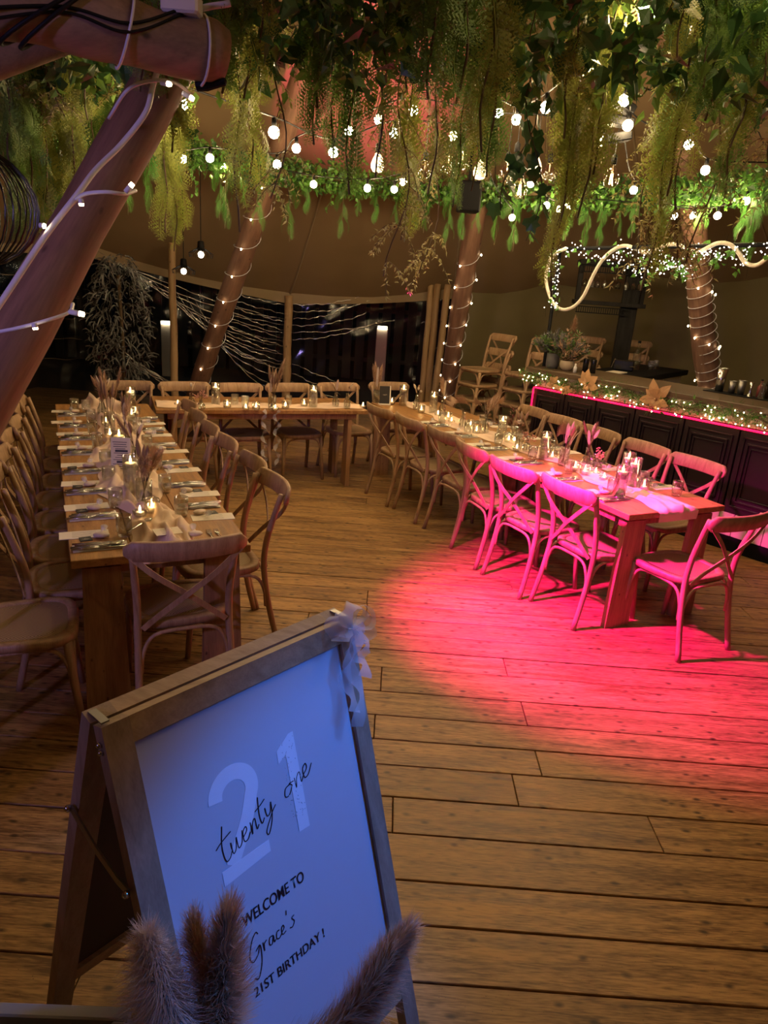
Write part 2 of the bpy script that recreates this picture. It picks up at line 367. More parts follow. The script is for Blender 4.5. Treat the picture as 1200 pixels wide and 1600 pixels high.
# clear plastic windows
def window(name, a, b, folds):
    a, b = V(a), V(b); d = (b - a); L_ = d.length; nrm = V((-d.y, d.x, 0)).normalized()
    if nrm.dot(CEN - a) < 0: nrm = -nrm
    q = MB(); nx, nz = 40, 22; vs = []
    for i in range(nx + 1):
        for k in range(nz + 1):
            f, h = i / nx, k / nz; top = a.z + (b.z - a.z) * f
            p = a + d * f; p.z = (top - .12) * h
            w_ = .018 * math.sin(9 * f + 7 * h) + .012 * math.sin(23 * f - 17 * h + 3 * math.sin(5 * f)) + .006 * math.sin(60 * h + 9 * f)
            vs.append(p + nrm * w_)
    q.add(vs, [(i * (nz + 1) + k, (i + 1) * (nz + 1) + k, (i + 1) * (nz + 1) + k + 1, i * (nz + 1) + k + 1) for i in range(nx) for k in range(nz)])
    W = bpy.data.objects.new(name, None); COL.objects.link(W); W['kind'] = 'structure'
    q.build('pane', 'pvc', W, True)
    v = MB(); pts = [a.lerp(b, i / 8) for i in range(9)]
    v.strip([p + V((0, 0, -.06 - .03 * math.sin(PI * i / 8))) + nrm * .03 for i, p in enumerate(pts)], V((0, 0, 1)), .15, .012); v.build('valance', 'valance', W)
    for (f0, h0, f1, h1, sag, r_) in folds:
        P0 = a + d * f0; P1 = a + d * f1; P0.z = (a.z + (b.z - a.z) * f0) * h0; P1.z = (a.z + (b.z - a.z) * f1) * h1; pts = []; N_ = 36; ph = rv(0, 9)
        for i in range(N_ + 1):
            t = i / N_; p = P0.lerp(P1, t); p.z -= sag * 4 * t * (1 - t); p += nrm * (.035 + .006 * math.sin(31 * t + ph)); p.z += .006 * math.sin(47 * t + ph) + .008 * math.sin(19 * t + 2 * ph); pts.append(p)
        MB().tube(pts, [r_ * (.35 + .65 * abs(math.sin(13 * i / N_ * 2 + ph))) * (.3 + .7 * math.sin(PI * min(1, max(0, i / N_ * .96 + .02)))) for i in range(N_ + 1)], 5, False).build('fold', 'pvc_fold', W, True)
    return W
fl = [(.02 + .05 * k, 1 - .02 * k, .97, .78 - .062 * k + rv(-.02, .02), .10 + .02 * k, rv(.006, .012)) for k in range(11)]
fl += [(.05 + .03 * k, .55 - .05 * k, .5 + .06 * k, .05, .1, rv(.006, .01)) for k in range(6)]
fl += [(.62, .92 - .05 * k, .985, .9 - .07 * k, .02, rv(.008, .016)) for k in range(9)]
window('window_1', EAVE[16], EAVE[0], fl)
fl = [(.01, .92 - .06 * k, rv(.35, .78), .98 - .05 * k, .06, rv(.007, .013)) for k in range(6)]
fl += [(.01, .42 - .08 * k, rv(.3, .6), .20 - .05 * k, .02, rv(.005, .01)) for k in range(4)] + [(.85, .5, .99, .62, .02, .006), (.8, .75, .99, .8, .02, .006)]
window('window_2', EAVE[0], EAVE[1], fl)
window('window_3', EAVE[15], EAVE[16], [(.02, .9 - .1 * k, .98, .8 - .12 * k, .08, .006) for k in range(5)])
window('window_4', EAVE[14], EAVE[15], [(.02, .9 - .1 * k, .98, .8 - .12 * k, .08, .006) for k in range(4)])
# straight timber posts under the eave
def pole(name, a, b, r0, r1, mt, label, n=14, wob=.012, group=None):
    a, b = V(a), V(b); t = thing(name, label, 'pole', a, 0, group); d = b - a; ph = rv(0, 9); pts = []; rr = []
    Q = d.to_track_quat('Z', 'Y'); L_ = d.length; N_ = 26
    q = MB(); q.tube([(wob * math.sin(i * .5 + ph), wob * math.cos(i * .37 + ph), L_ * i / N_) for i in range(N_ + 1)], [(r0 + (r1 - r0) * i / N_) * (1 + .035 * math.sin(i * 1.7 + ph) + .025 * math.sin(i * .9)) for i in range(N_ + 1)], n)
    o = q.build('shaft', mt, t, True); o.rotation_mode = 'QUATERNION'; o.rotation_quaternion = Q; return t, o
pp = EAVE[0]; pole('eave_post', (pp[0], pp[1] - .08, 0), (pp[0], pp[1] - .08, pp[2] - .02), .062, .058, 'post_wood', 'slim timber post between the two clear windows behind the top table', wob=.004)
p2 = PY(270, 470, 9.2); pole('eave_post', (p2.x, 9.2, 0), (p2.x, 9.2, 2.22), .05, .045, 'post_wood', 'slim timber post with a black pendant lamp beside it', wob=.004)
p3 = PY(692, 500, 10.5); pole('eave_post', (p3.x - .03, 10.5, 0), (p3.x + .03, 10.5, 1.98), .05, .05, 'post_wood', 'slim timber post close behind the light-wrapped pole', wob=.004)
for k, (x, r_) in enumerate(((679, .05), (669, .045))):
    p = PY(x, 500, 10.75); pole('eave_post', (p.x, 10.75, 0), (p.x, 10.75, 1.98), r_, r_, 'post_wood', 'dull timber post at the edge of the clear window', wob=.004, group='posts at the window edge')

# ============================================================ TIPI POLES
def wrapped_lights(path_fn, turns, n_b, r_c, label, group, mat='fairy', cab='cable_white', r_b=.009, t0=.05, t1=.95, name='fairy_light_string', cr=.0032, n=None):
    t = thing(name, label, 'string lights', (0, 0, 0), 0, group); N_ = n or int(turns * 18)
    pts = [path_fn(t0 + (t1 - t0) * i / N_, 2 * PI * turns * i / N_) for i in range(N_ + 1)]
    MB().tube(pts, cr, 5, False).build('cable', cab, t, True)
    bm = MB().ball((0, 0, 0), r_b, 6, 1.5).mesh('bulb', mat, True)
    for i in range(n_b):
        f = t0 + (t1 - t0) * (i + .5) / n_b; p = path_fn(f, 2 * PI * turns * (i + .5) / n_b, .018)
        b = link('bulb', bm, t); b.location = p
    return t
def helix_on(a, b, r0, r1):
    a, b = V(a), V(b); d = (b - a).normalized(); x = d.cross(V((0, 1, 0))).normalized(); y = d.cross(x)
    def fn(f, ang, extra=0): r_ = r0 + (r1 - r0) * f + .008 + extra; return a.lerp(b, f) + (x * math.cos(ang) + y * math.sin(ang)) * r_
    return fn
Q = PY(46, 500, 2.3); dd = (APEX - Q); A_near = Q - dd * (Q.z / dd.z)
pole('tipi_pole', A_near, Q + dd * .55, .098, .078, 'pole_wood', 'thick reddish leaning tipi pole with a white cable tied along it', 20, .006)
for nm, f0, f1, Y0 in (('b', (296, 640), 0, 9.7),):
    Bf = PZ(297, 640, 0)
pole('tipi_pole', Bf, Bf.lerp(APEX, .93), .125, .10, 'pole_wood', 'leaning tipi pole wound with fairy lights in front of the clear window', 14)
wrapped_lights(helix_on(Bf, Bf.lerp(APEX, .93), .125, .118), 9, 18, 0, 'warm fairy lights wound round the leaning pole in front of the clear window', None, t0=.06, t1=.5)
Cf = PZ(691, 660, 0); Ct = V((APEX.x + .35, APEX.y + .3, 6.3))
pole('tipi_pole', Cf, Cf.lerp(Ct, .93), .12, .10, 'pole_wood', 'upright reddish tipi pole wound with fairy lights beside the fabric wall', 14)
wrapped_lights(helix_on(Cf, Cf.lerp(Ct, .93), .12, .113), 9, 26, 0, 'warm fairy lights wound round the upright pole beside the fabric wall', None, t0=.04, t1=.42)
Df0, Dt0 = PY(1109, 600, 7.9), PY(1077, 300, 7.3); dd = (Dt0 - Df0); Df = Df0 - dd * (Df0.z / dd.z); Dt = Df + dd * ((4.6) / dd.z)
pole('tipi_pole', Df, Dt, .13, .10, 'pole_wood', 'leaning tipi pole behind the bar wound with rows of cable', 14)
wrapped_lights(helix_on(Df, Dt, .13, .11), 17, 20, 0, 'warm fairy lights wound tightly round the pole behind the bar', None, t0=.2, t1=.55)
# log tied across the thick pole
La, Lb = PY(350, 88, 2.28), PY(-60, -12, 1.95)
t = thing('cross_log', 'thick log tied across the leaning pole with black cables on it', 'log', La, 0)
q = MB(); N_ = 18; q.tube([V((0, 0, 0)).lerp(Lb - La, i / N_) + V((0, 0, .004 * math.sin(i))) for i in range(N_ + 1)], [.078 * (1 + .05 * math.sin(i * .9)) * (.86 if i == 0 else 1) for i in range(N_ + 1)], 18); q.build('shaft', 'log_wood', t, True)
dl = (Lb - La).normalized()
def loop_at(f, r_, cr, mt, nm, lean=.0):
    c = (Lb - La) * f; x = dl.cross(V((0, 0, 1))).normalized(); y = dl.cross(x)
    MB().tube([c + (x * math.cos(a) + y * math.sin(a)) * r_ + dl * lean * math.sin(a) for a in [2 * PI * i / 20 for i in range(20)]], cr, 6, closed=True).build(nm, mt, t, True)
loop_at(.10, .086, .004, 'cable_white', 'tie'); loop_at(.42, .088, .004, 'cable_white', 'tie', .02); loop_at(.66, .09, .0055, 'cable_black', 'tie', .10); loop_at(.70, .09, .0055, 'cable_black', 'tie', .12)
for k in range(2): MB().tube(bez([(Lb - La) * (.12 + .03 * k) + V((0, -.06, .075)), (Lb - La) * .35 + V((0, -.10, -.02 + .02 * k)), (Lb - La) * .6 + V((0, -.09, -.01 + .012 * k)), (Lb - La) * .95 + V((0, -.1, -.09 + .03 * k))], 24), .0042, 6).build('cable', 'cable_black', t, True)
q = MB().box((Lb - La) * .16 + V((0, -.05, .085)), (.10, .06, .05), None, .006).build('junction_box', 'white_paint', t)
MB().lathe([(.001, 0), (.014, .0), (.018, .03), (.012, .085), (.001, .09)], 10, (-.075, -.02, -.085), Matrix.Rotation(1.35, 3, 'Y')).build('hook', 'black', t)
Lc, Ld = PY(130, 40, 2.7), PY(-60, 110, 2.5)
t2 = thing('cross_log', 'dark log sloping down behind the tied log', 'log', Lc, 0)
MB().tube([V((0, 0, 0)).lerp(Ld - Lc, i / 10) for i in range(11)], .06, 14).build('shaft', 'log_wood', t2, True)
# white cable with small lamps tied to the thick pole
pts = [PY(*q) for q in ((360, 5, 2.3), (300, 20, 2.3), (262, 70, 2.45), (240, 130, 2.5), (228, 175, 2.45), (190, 225, 2.4), (150, 265, 2.3), (120, 305, 2.2), (70, 370, 2.12), (20, 445, 2.03), (-30, 520, 1.95))]
t = thing('rope_light', 'thick white cable with small lamps tied along the thick leaning pole', 'string lights', (0, 0, 0))
MB().tube(bez(pts, 60), .009, 8).build('cable', 'cable_white', t, True)
def band(ps, lamps):
    MB().tube(bez([PY(*q) for q in ps], 30), .0055, 6).build('tie_cable', 'cable_white', t, True)
    for a, b in lamps:
        a, b = PY(*a), PY(*b); MB().tube([a, b], [.007, .008], 8).build('socket', 'cable_white', t, True)
        e = b + (b - a) * .45; MB().tube([b, e], [.0075, .0065], 8).build('lamp', 'fairy', t, True)
band([(170, 185, 2.5), (200, 140, 2.42), (240, 126, 2.4), (275, 130, 2.42), (300, 150, 2.5)], [((252, 129, 2.36), (262, 131, 2.35)), ((285, 145, 2.4), (297, 152, 2.4))])
band([(112, 320, 2.25), (130, 304, 2.14), (165, 300, 2.12), (195, 303, 2.17), (212, 298, 2.25)], [((126, 310, 2.1), (127, 318, 2.1)), ((196, 300, 2.14), (204, 291, 2.14)), ((62, 352, 2.12), (68, 353, 2.12))])
band([(-10, 520, 1.95), (30, 512, 1.95), (75, 500, 1.97), (108, 488, 2.05), (114, 475, 2.12)], [((53, 505, 1.93), (55, 512, 1.93)), ((108, 487, 2.02), (124, 490, 2.02))])
# round black wire lantern
c = PY(-62, 320, 2.6); t = thing('wire_lantern', 'round black wire lantern hanging beside the thick pole', 'lamp', c)
for i in range(26):
    a = PI * i / 26; MB().tube([V((.25 * math.cos(b) * math.cos(a), .25 * math.cos(b) * math.sin(a), .21 * math.sin(b))) for b in [2 * PI * k / 24 for k in range(24)]], .0028, 4, closed=True).build('wire', 'black_gloss', t, True)
MB().lathe([(.05, -.215), (.05, -.2)], 14).build('base_plate', 'black', t); MB().tube([(0, 0, .2), (0, 0, 1.3)], .004, 5).build('cord', 'cable_black', t)
MB().ball((0, 0, 0), .03, 10).build('bulb', 'bulb_soft', t, True)

# ============================================================ CHAIRS
TA = math.radians(116.4); U = V((math.cos(TA), math.sin(TA), 0)); W_ = V((U.y, -U.x, 0)); TRZ = TA - PI / 2
def chair():
    t = thing('cross_back_chair', 'chair', 'chair')
    # seat rim
    def outline(sx):
        pts = []
        for i in range(28):
            a = 2 * PI * i / 28; ca, sa = math.cos(a), math.sin(a)
            x = math.copysign(abs(ca) ** .55, ca); y = math.copysign(abs(sa) ** .55, sa)
            pts.append((x * (.205 + .025 * (y + 1) / 2) * sx, y * .212 * sx))
        return pts
    o1, o2 = outline(1), outline(.80); n = 28; q = MB()
    vs = [(x, y, z) for oo, z in ((o1, .430), (o1, .458), ([(x * .97, y * .97) for x, y in o1], .465), (o2, .463), (o2, .45)) for x, y in oo]
    fs = [(r * n + i, r * n + (i + 1) % n, (r + 1) * n + (i + 1) % n, (r + 1) * n + i) for r in range(4) for i in range(n)] + [tuple(range(n - 1, -1, -1))]
    q.add(vs, fs).build('seat_frame', 'chair_wood', t, True)
    o3 = outline(.82); q = MB(); q.add([(x, y, .4585) for x, y in o3] + [(x * .5, y * .5, .4625) for x, y in o3] + [(0, 0, .463)], [(i, (i + 1) % n, n + (i + 1) % n, n + i) for i in range(n)] + [(n + i, n + (i + 1) % n, 2 * n) for i in range(n)]).build('woven_seat', 'rattan', t, True)
    for s in (-1, 1):
        MB().tube(bez([(s * .212, -.285, 0), (s * .203, -.235, .22), (s * .196, -.205, .44), (s * .196, -.212, .58), (s * .205, -.245, .72), (s * .215, -.285, .855)], 20), [.0165 if i < 16 else .015 for i in range(21)], 10).build('back_post', 'chair_wood', t, True)
        MB().tube([(s * .188, .165, .435), (s * .196, .18, .25), (s * .21, .205, 0)], [.0185, .0175, .0145], 10).build('front_leg', 'chair_wood', t, True)
        pts = bez([(s * .222, -.318, .82), (s * .12, -.318, .72), (0, -.283 - .005 * s, .615), (-s * .10, -.245, .52), (-s * .178, -.226, .447)], 16)
        MB().strip(pts, [V((.45, 0, 1)) if s < 0 else V((-.45, 0, 1))] * len(pts), .024, .006).build('cross_strap', 'chair_wood', t)
    # curved top rail
    q = MB(); vs = []; N_ = 16
    for i in range(N_ + 1):
        f = i / N_ * 2 - 1; x = f * .248; y = -.305 - .048 * (1 - f * f); e = max(0, abs(f) - .88) / .12; h = .046 * math.sqrt(max(.12, 1 - e * e)); th = .012
        z = .842; k = .35
        for dy, dz in ((-th, -h * .9), (-th, h * .9), (-th * .3, h), (th * .6, h), (th, h * .85), (th, -h * .85), (th * .6, -h), (-th * .3, -h)): vs.append((x, y + dy - dz * .2, z + dz))
    fs = [(i * 8 + j, i * 8 + (j + 1) % 8, i * 8 + 8 + (j + 1) % 8, i * 8 + 8 + j) for i in range(N_) for j in range(8)] + [tuple(range(7, -1, -1)), tuple(N_ * 8 + j for j in range(8))]
    q.add(vs, fs).build('top_rail', 'chair_wood', t, True)
    # bentwood braces under the seat
    def arch(a, b, h=.422, r_=.009):
        a, b = V(a), V(b); m_ = a.lerp(b, .5); pts = bez([a, a.lerp(V((a.x, a.y, h)), .55).lerp(m_, .06), a.lerp(m_, .32) + V((0, 0, (h - a.z) * .93)), V((m_.x, m_.y, h)), b.lerp(m_, .32) + V((0, 0, (h - a.z) * .93)), b.lerp(V((b.x, b.y, h)), .55).lerp(m_, .06), b], 24)
        MB().tube(pts, r_, 7).build('brace', 'chair_wood', t, True)
    arch((-.19, .185, .23), (.19, .185, .23)); arch((-.19, -.22, .23), (.19, -.22, .23))
    for s in (-1, 1): arch((s * .203, -.215, .23), (s * .195, .172, .23))
    return t
CH = Proto(chair)
PL, PR = V((-1.26, 2.58, 0)), V((1.41, 3.81, 0))
WL, WR = .75, .80
def tp(O, t, w_, z=0): q = O + U * t + W_ * w_; return V((q.x, q.y, z))
RZ_R, RZ_L, RZ_U, RZ_D = TRZ - PI / 2, TRZ + PI / 2, TRZ, TRZ + PI   # facing +w, -w, +u, -u
j = lambda a: rv(-a, a)
ORD = ['first', 'second', 'third', 'fourth', 'fifth', 'sixth', 'seventh', 'eighth']
for k, (t_, w_) in enumerate(((.11, -.20), (.55, .02), (.97, .03), (1.40, .04), (1.83, .05), (2.27, .07), (2.72, .09), (3.13, .10))):
    CH.place(tp(PL, t_ + j(.012), w_ + j(.012)), RZ_R + j(.04), 'cross-back chair between thick pole and table, %s counting from the welcome sign' % ORD[k], 'chairs between the thick pole and the long table')
for k, (t_, w_) in enumerate(((.61, .70), (1.04, .70), (1.56, .66), (2.00, .64), (2.45, .64), (2.88, .66))):
    CH.place(tp(PL, t_, w_ + .02), RZ_L + j(.05), 'cross-back chair on dance floor side of the heaped runner table, %s from the sign' % ORD[k], 'chairs on the dance floor side of the table near the sign')
CH.place(tp(PL, .15, .44), RZ_U + .0, 'cross-back chair at the head of the table nearest the welcome sign')
for k, (t_, w_) in enumerate(((.31, .10), (.79, .03), (1.27, .04), (1.77, .08), (2.30, .05), (2.80, .0))):
    CH.place(tp(PR, t_, w_), RZ_R + j(.10), 'cross-back chair on dance floor side of the bar table, %s from its pink-lit end' % ORD[k], 'chairs on the dance floor side of the table along the bar')
for k, (t_, w_) in enumerate(((.62, .92), (1.12, .92), (1.66, .93), (2.15, .95), (2.62, .95))):
    CH.place(tp(PR, t_, w_), RZ_L + j(.05), 'cross-back chair between long table and dark bar, %s from the pink-lit end' % ORD[k], 'chairs between the table and the bar')
CH.place(tp(PR, -.12, .36), RZ_U + .03, 'cross-back chair bathed in pink light at the end of the bar side table')
for k, (x, y) in enumerate(((-2.36, 6.20), (-1.88, 6.40), (-1.40, 6.58), (-.93, 6.83), (-.44, 7.14), (.08, 7.48))):
    CH.place((x, y, 0), TRZ + PI + j(.04), 'cross-back chair behind the top table, %s counting from the curly plant' % ORD[k], 'chairs behind the top table')
for g, (sx, sy, n_, rz) in enumerate(((1.02, 8.75, 4, 2.15), (1.55, 8.55, 4, 2.2), (2.45, 9.7, 4, 2.5), (3.1, 9.6, 4, 2.7))):
    for k in range(n_):
        CH.place((sx + .02 * k, sy + .03 * k, .18 * k), rz + j(.02), 'spare cross-back chair %s in the %s stack from the light-wrapped upright pole' % (['at the bottom', 'second up', 'third up', 'on top'][k], ORD[g]), 'spare chairs stacked behind the bar')

# ============================================================ TABLES
def table(O, L_, Wd, label, rz=TRZ, near=None, far=None, nb=3):
    t = thing('trestle_table', label, 'table', O, rz)
    bw = Wd / nb
    for i in range(nb): MB().box((bw * (i + .5), L_ / 2, .742), (bw - .003, L_, .036), None, .003).build('board', 'table_wood', t)
    for y in (.07, L_ - .07): MB().box((Wd / 2, y + (.035 if y < 1 else -.035), .688), (Wd - .10, .03, .07), None, .002).build('apron', 'table_leg_wood', t)
    for x in (.06, Wd - .06): MB().box((x, L_ / 2, .695), (.025, L_ - .3, .056), None, .002).build('side_rail', 'table_leg_wood', t)
    edge = ((.12, .095), (Wd - .12, .095))
    for y, lg in ((.065, near or edge), (L_ - .065, far or edge)):
        for x, hw in lg:
            s = 0; q = MB(); out = [(-hw * .8, .70), (hw * .8, .70), (hw, 0), (-hw, 0)]
            q.prism(out, (x + s * .0, y + (-.02), 0), (1, 0, 0), (0, 0, 1), (0, 1, 0), .04).build('leg', 'table_leg_wood', t)
    return t
table(tp(PL, 0, 0), 1.78, WL, 'long plank table with heaped gauze runner, head nearest the welcome sign', far=((.37, .035),))
table(tp(PL, 1.785, 0), 1.78, WL, 'plank table that meets the top table beside the thick pole', near=((.37, .035),))
table(tp(PR, 0, 0), 1.83, WR, 'plank table with its end washed in pink light by the bar', far=((.42, .09), (.60, .06)))
table(tp(PR, 1.835, 0), 1.83, WR, 'plank table along the bar that meets the top table', near=((.42, .09), (.60, .06)))
BA = math.radians(22); BO = V((-2.02, 5.86, 0))
bt = table(BO + V((-math.sin(BA), math.cos(BA), 0)) * 0 + V((0, 0, 0)), .66, 2.02, 'top table in front of the clear windows with ribbons hanging from it', BA, nb=1) if False else None
def top_table():
    L_, Wd = 1.94, .70
    t = thing('trestle_table', 'top table in front of the clear windows with ribbons hanging from it', 'table', BO, BA)
    for i in range(3): MB().box((L_ / 2, Wd / 3 * (i + .5), .742), (L_, Wd / 3 - .003, .036), None, .003).build('board', 'table_wood', t)
    for y in (.06, Wd - .06): MB().box((L_ / 2, y, .695), (L_ - .2, .025, .056), None, .002).build('side_rail', 'table_leg_wood', t)
    for x in (.16, L_ - .16):
        for y in (.12, Wd - .12): MB().prism([(-.06, .70), (.06, .70), (.075, 0), (-.075, 0)], (x - .02, y, 0), (0, 1, 0), (0, 0, 1), (1, 0, 0), .04).build('leg', 'table_leg_wood', t)
    return t
top_table()
TZ = .7605
# gauze runners
def runner(name, label, O, ax, ay, L_, c, wd, h, drop0=0, seed=1, n=None):
    q = MB(); n = n or int(L_ / .018); k = 18; vs = []; rr = random.Random(seed); ph = [rr.uniform(0, 9) for _ in range(12)]
    for i in range(n + 1):
        y = -drop0 + (L_ + drop0) * i / n
        cx = c + .035 * math.sin(y * 2.3 + ph[0]) + .02 * math.sin(y * 7 + ph[1]); ww = wd * (1 + .22 * math.sin(y * 3.1 + ph[2]) + .12 * math.sin(y * 9 + ph[3]))
        for jx in range(k + 1):
            f = jx / k * 2 - 1; x = cx + f * ww / 2 + .012 * math.sin(y * 21 + f * 3)
            e = (1 - abs(f) ** 3)
            z = h * e * (.35 + .25 * math.sin(y * 8 + ph[4] + 2 * f) + .22 * math.sin(y * 17 + f * 5 + ph[5]) + .2 * math.sin(f * 9 + y * 5 + ph[6]) + .14 * math.sin(f * 17 - y * 11 + ph[7]) + .1 * math.sin(y * 37 + f * 11))
            z = max(.0, z); zz = TZ + .003 + z; yy = y
            if y < 0: zz = TZ + .003 + max(-.13, y * 1.3 if y > -.012 else y + .006) + z * .2; yy = -.012 - abs(z) * .3 + max(y, -.004)
            vs.append(O + ax * x + ay * yy + V((0, 0, zz)))
    q.add(vs, [(i * (k + 1) + jx, i * (k + 1) + jx + 1, (i + 1) * (k + 1) + jx + 1, (i + 1) * (k + 1) + jx) for i in range(n) for jx in range(k)])
    return tag(q.build(name, 'gauze', None, True), label, 'table runner')
runner('table_runner', 'heaped blush gauze runner on the table nearest the sign', PL, W_, U, 3.5, WL / 2, .30, .10, .05, 3)
runner('table_runner', 'blush gauze runner glowing pink over the bar side table end', PR, W_, U, 3.6, WR / 2, .25, .035, .07, 5)
BX, BY = V((math.cos(BA), math.sin(BA), 0)), V((-math.sin(BA), math.cos(BA), 0))
runner('table_runner', 'cream gauze runner spread along the front of the top table', BO + BX * .02, BY, BX, 1.9, .22, .24, .03, 0, 8)

# ============================================================ PLACE SETTINGS
def squiggle(q, x0, x1, y, z, h, seed):
    rr = random.Random(seed); n = 14; pts = [V((x0 + (x1 - x0) * i / n, y + h * rr.uniform(-.5, .5), z)) for i in range(n + 1)]
    q.strip(pts, V((0, 1, 0)), .0016)
def menu():
    t = tag(link('menu_card', MB().box((0, 0, .001), (.205, .095, .002)).mesh('menu_card', 'paper')), 'menu', 'menu card')
    q = MB()
    for i, y in enumerate((.03, .02, .005, -.005, -.02, -.03)): squiggle(q, -.05, .05 - .01 * (i % 3), y, .0023, .004, i)
    q.build('lettering', 'card_black', t); return t
def napkin():
    q = MB(); vs = []; n, k = 16, 6
    for i in range(n + 1):
        for c in range(k + 1): x, y = i / n - .5, c / k - .5; vs.append((x * .22, y * .075, .004 + .003 * math.sin(y * 14) + .002 * math.sin(x * 11 + y * 5)))
    q.add(vs, [(i * (k + 1) + c, (i + 1) * (k + 1) + c, (i + 1) * (k + 1) + c + 1, i * (k + 1) + c + 1) for i in range(n) for c in range(k)])
    q.add([(x, y, 0) for x in (-.11, .11) for y in (-.0375, .0375)], [(0, 1, 3, 2)])
    return tag(q.build('napkin', 'napkin', None, True), 'n', 'napkin')
def knife():
    q = MB(); q.strip([(-.11, 0, .004), (-.03, 0, .005), (.0, 0, .004)], V((0, 1, 0)), [.013, .012, .010], .005); q.strip([(0, 0, .004), (.05, .002, .003), (.10, .002, .003), (.115, -.003, .003)], V((0, 1, 0)), [.012, .017, .016, .003], .0016)
    return tag(q.build('table_knife', 'steel', None, True), 'k', 'knife')
def fork():
    q = MB(); q.strip([(-.10, 0, .004), (-.03, 0, .006), (.03, 0, .004), (.05, 0, .003)], V((0, 1, 0)), [.015, .008, .007, .020], .003)
    for k in range(4): y = -.0085 + .0057 * k; q.strip([(.05, y, .003), (.075, y, .002), (.10, y, .006)], V((0, 1, 0)), [.0038, .003, .002], .002)
    return tag(q.build('table_fork', 'steel', None, True), 'f', 'fork')
def spoon():
    q = MB(); q.strip([(-.10, 0, .004), (-.03, 0, .006), (.035, 0, .004)], V((0, 1, 0)), [.014, .008, .007], .003)
    q.lathe([(.001, -.004), (.012, -.003), (.017, .001), (.018, .004), (.016, .003), (.001, -.001)], 12, (.058, 0, .006), Matrix.Diagonal((1.5, 1, 1)))
    return tag(q.build('table_spoon', 'steel', None, True), 's', 'spoon')
def tumbler():
    t = thing('glass_tumbler', 'g', 'glass')
    MB().lathe([(.001, .0), (.026, .0), (.031, .012), (.035, .05), (.034, .098), (.0325, .098), (.0335, .05), (.029, .018), (.001, .014)], 20, cap=False).build('bowl', 'clear_glass', t, True)
    MB().tube([(.0335 * math.cos(a), .0335 * math.sin(a), .098) for a in [2 * PI * i / 24 for i in range(24)]], .0012, 5, closed=True).build('rim', 'pvc_fold', t, True); return t
def place_card():
    t = tag(link('name_card', MB().box((0, 0, .002), (.05, .05, .003)).mesh('name_card', 'card_black')), 'c', 'name card')
    q = MB(); squiggle(q, -.015, .017, 0, .0042, .012, 4); squiggle(q, -.01, .012, -.008, .0042, .008, 9); q.build('lettering', 'paper', t)
    return t
def favour():
    t = thing('wrapped_favour', 'f', 'party favour')
    q = MB(); vs = []; n, k = 14, 7
    q.ball((0, 0, .014), .03, 14, .42); q.v = [(x * 1.2 * (1 + .08 * math.sin(9 * y * 30)), y * .8, z) for x, y, z in q.v]; q.build('sweet', 'favour', t, True)
    MB().lathe([(.004, 0), (.012, .012), (.016, .03), (.006, .016), (.0035, .0)], 9, (.0, .046, .012), Matrix.Rotation(-1.0, 3, 'X'), cap=False).build('wrapper', 'organza', t, True)
    MB().ball((0, .034, .016), .008, 8).build('cork', 'reed_white', t, True); return t
MENU, NAP, KNI, FOR, SPO, TUM, CARD, FAV = [Proto(f) for f in (menu, napkin, knife, fork, spoon, tumbler, place_card, favour)]
def setting(O, t_, side, wd, where, no=0, ref='', glassy=True):
    # side 0: edge w=0, guest faces +w ; side 1: edge w=wd
    s = 1 if side == 0 else -1; w0 = 0 if side == 0 else wd; rz = TRZ + (0 if side == 0 else PI)
    at = lambda du, dw, z=TZ: tp(O, t_ + s * du, w0 + s * dw, z)
    a = j(.06); pl_ = '%s place from %s, %s' % (ORD[no], ref, where); G_ = ' on the ' + where
    MENU.place(at(0, .085 + j(.02)), rz + a, 'cream menu card at the ' + pl_, 'menu cards' + G_)
    FAV.place(at(-.055, .145 + j(.015)), rz + j(.5), 'wrapped favour at the ' + pl_, 'favours' + G_)
    CARD.place(at(-.062, .07 + j(.01)), rz + j(.15), 'black name card at the ' + pl_, 'name cards' + G_)
    n0 = -.175
    NAP.place(at(n0, .125, TZ), rz + j(.04), 'folded napkin at the ' + pl_, 'napkins' + G_)
    for pr, dy, nm in ((KNI, -.028, 'knife'), (KNI, -.013, 'knife'), (SPO, .002, 'spoon'), (FOR, .016, 'fork'), (FOR, .030, 'fork')):
        pr.place(at(n0 + dy + j(.003), .12 + j(.012), TZ + .0085), rz + j(.07), 'steel %s at the %s' % (nm, pl_), {'knife': 'knives', 'spoon': 'spoons', 'fork': 'forks'}[nm] + G_)
    if glassy: TUM.place(at(-.05 + j(.02), .235 + j(.015)), j(3), 'water tumbler at the ' + pl_, 'tumblers' + G_)
for no, t_ in enumerate((.30, .70, 1.12, 1.52, 1.97, 2.39, 2.80, 3.23)): setting(PL, t_, 0, WL, 'pole side of heaped table', no, 'the sign')
for no, t_ in enumerate((.41, .80, 1.30, 1.78, 2.28, 2.69)): setting(PL, t_, 1, WL, 'dance side of heaped table', no, 'the sign')
for no, t_ in enumerate((.44, .88, 1.32, 1.76, 2.2, 2.64)): setting(PR, t_, 0, WR, 'dance side of bar table', no, 'pink end')
for no, t_ in enumerate((.42, .90, 1.40, 1.90, 2.40)): setting(PR, t_, 1, WR, 'bar side of bar table', no, 'pink end')
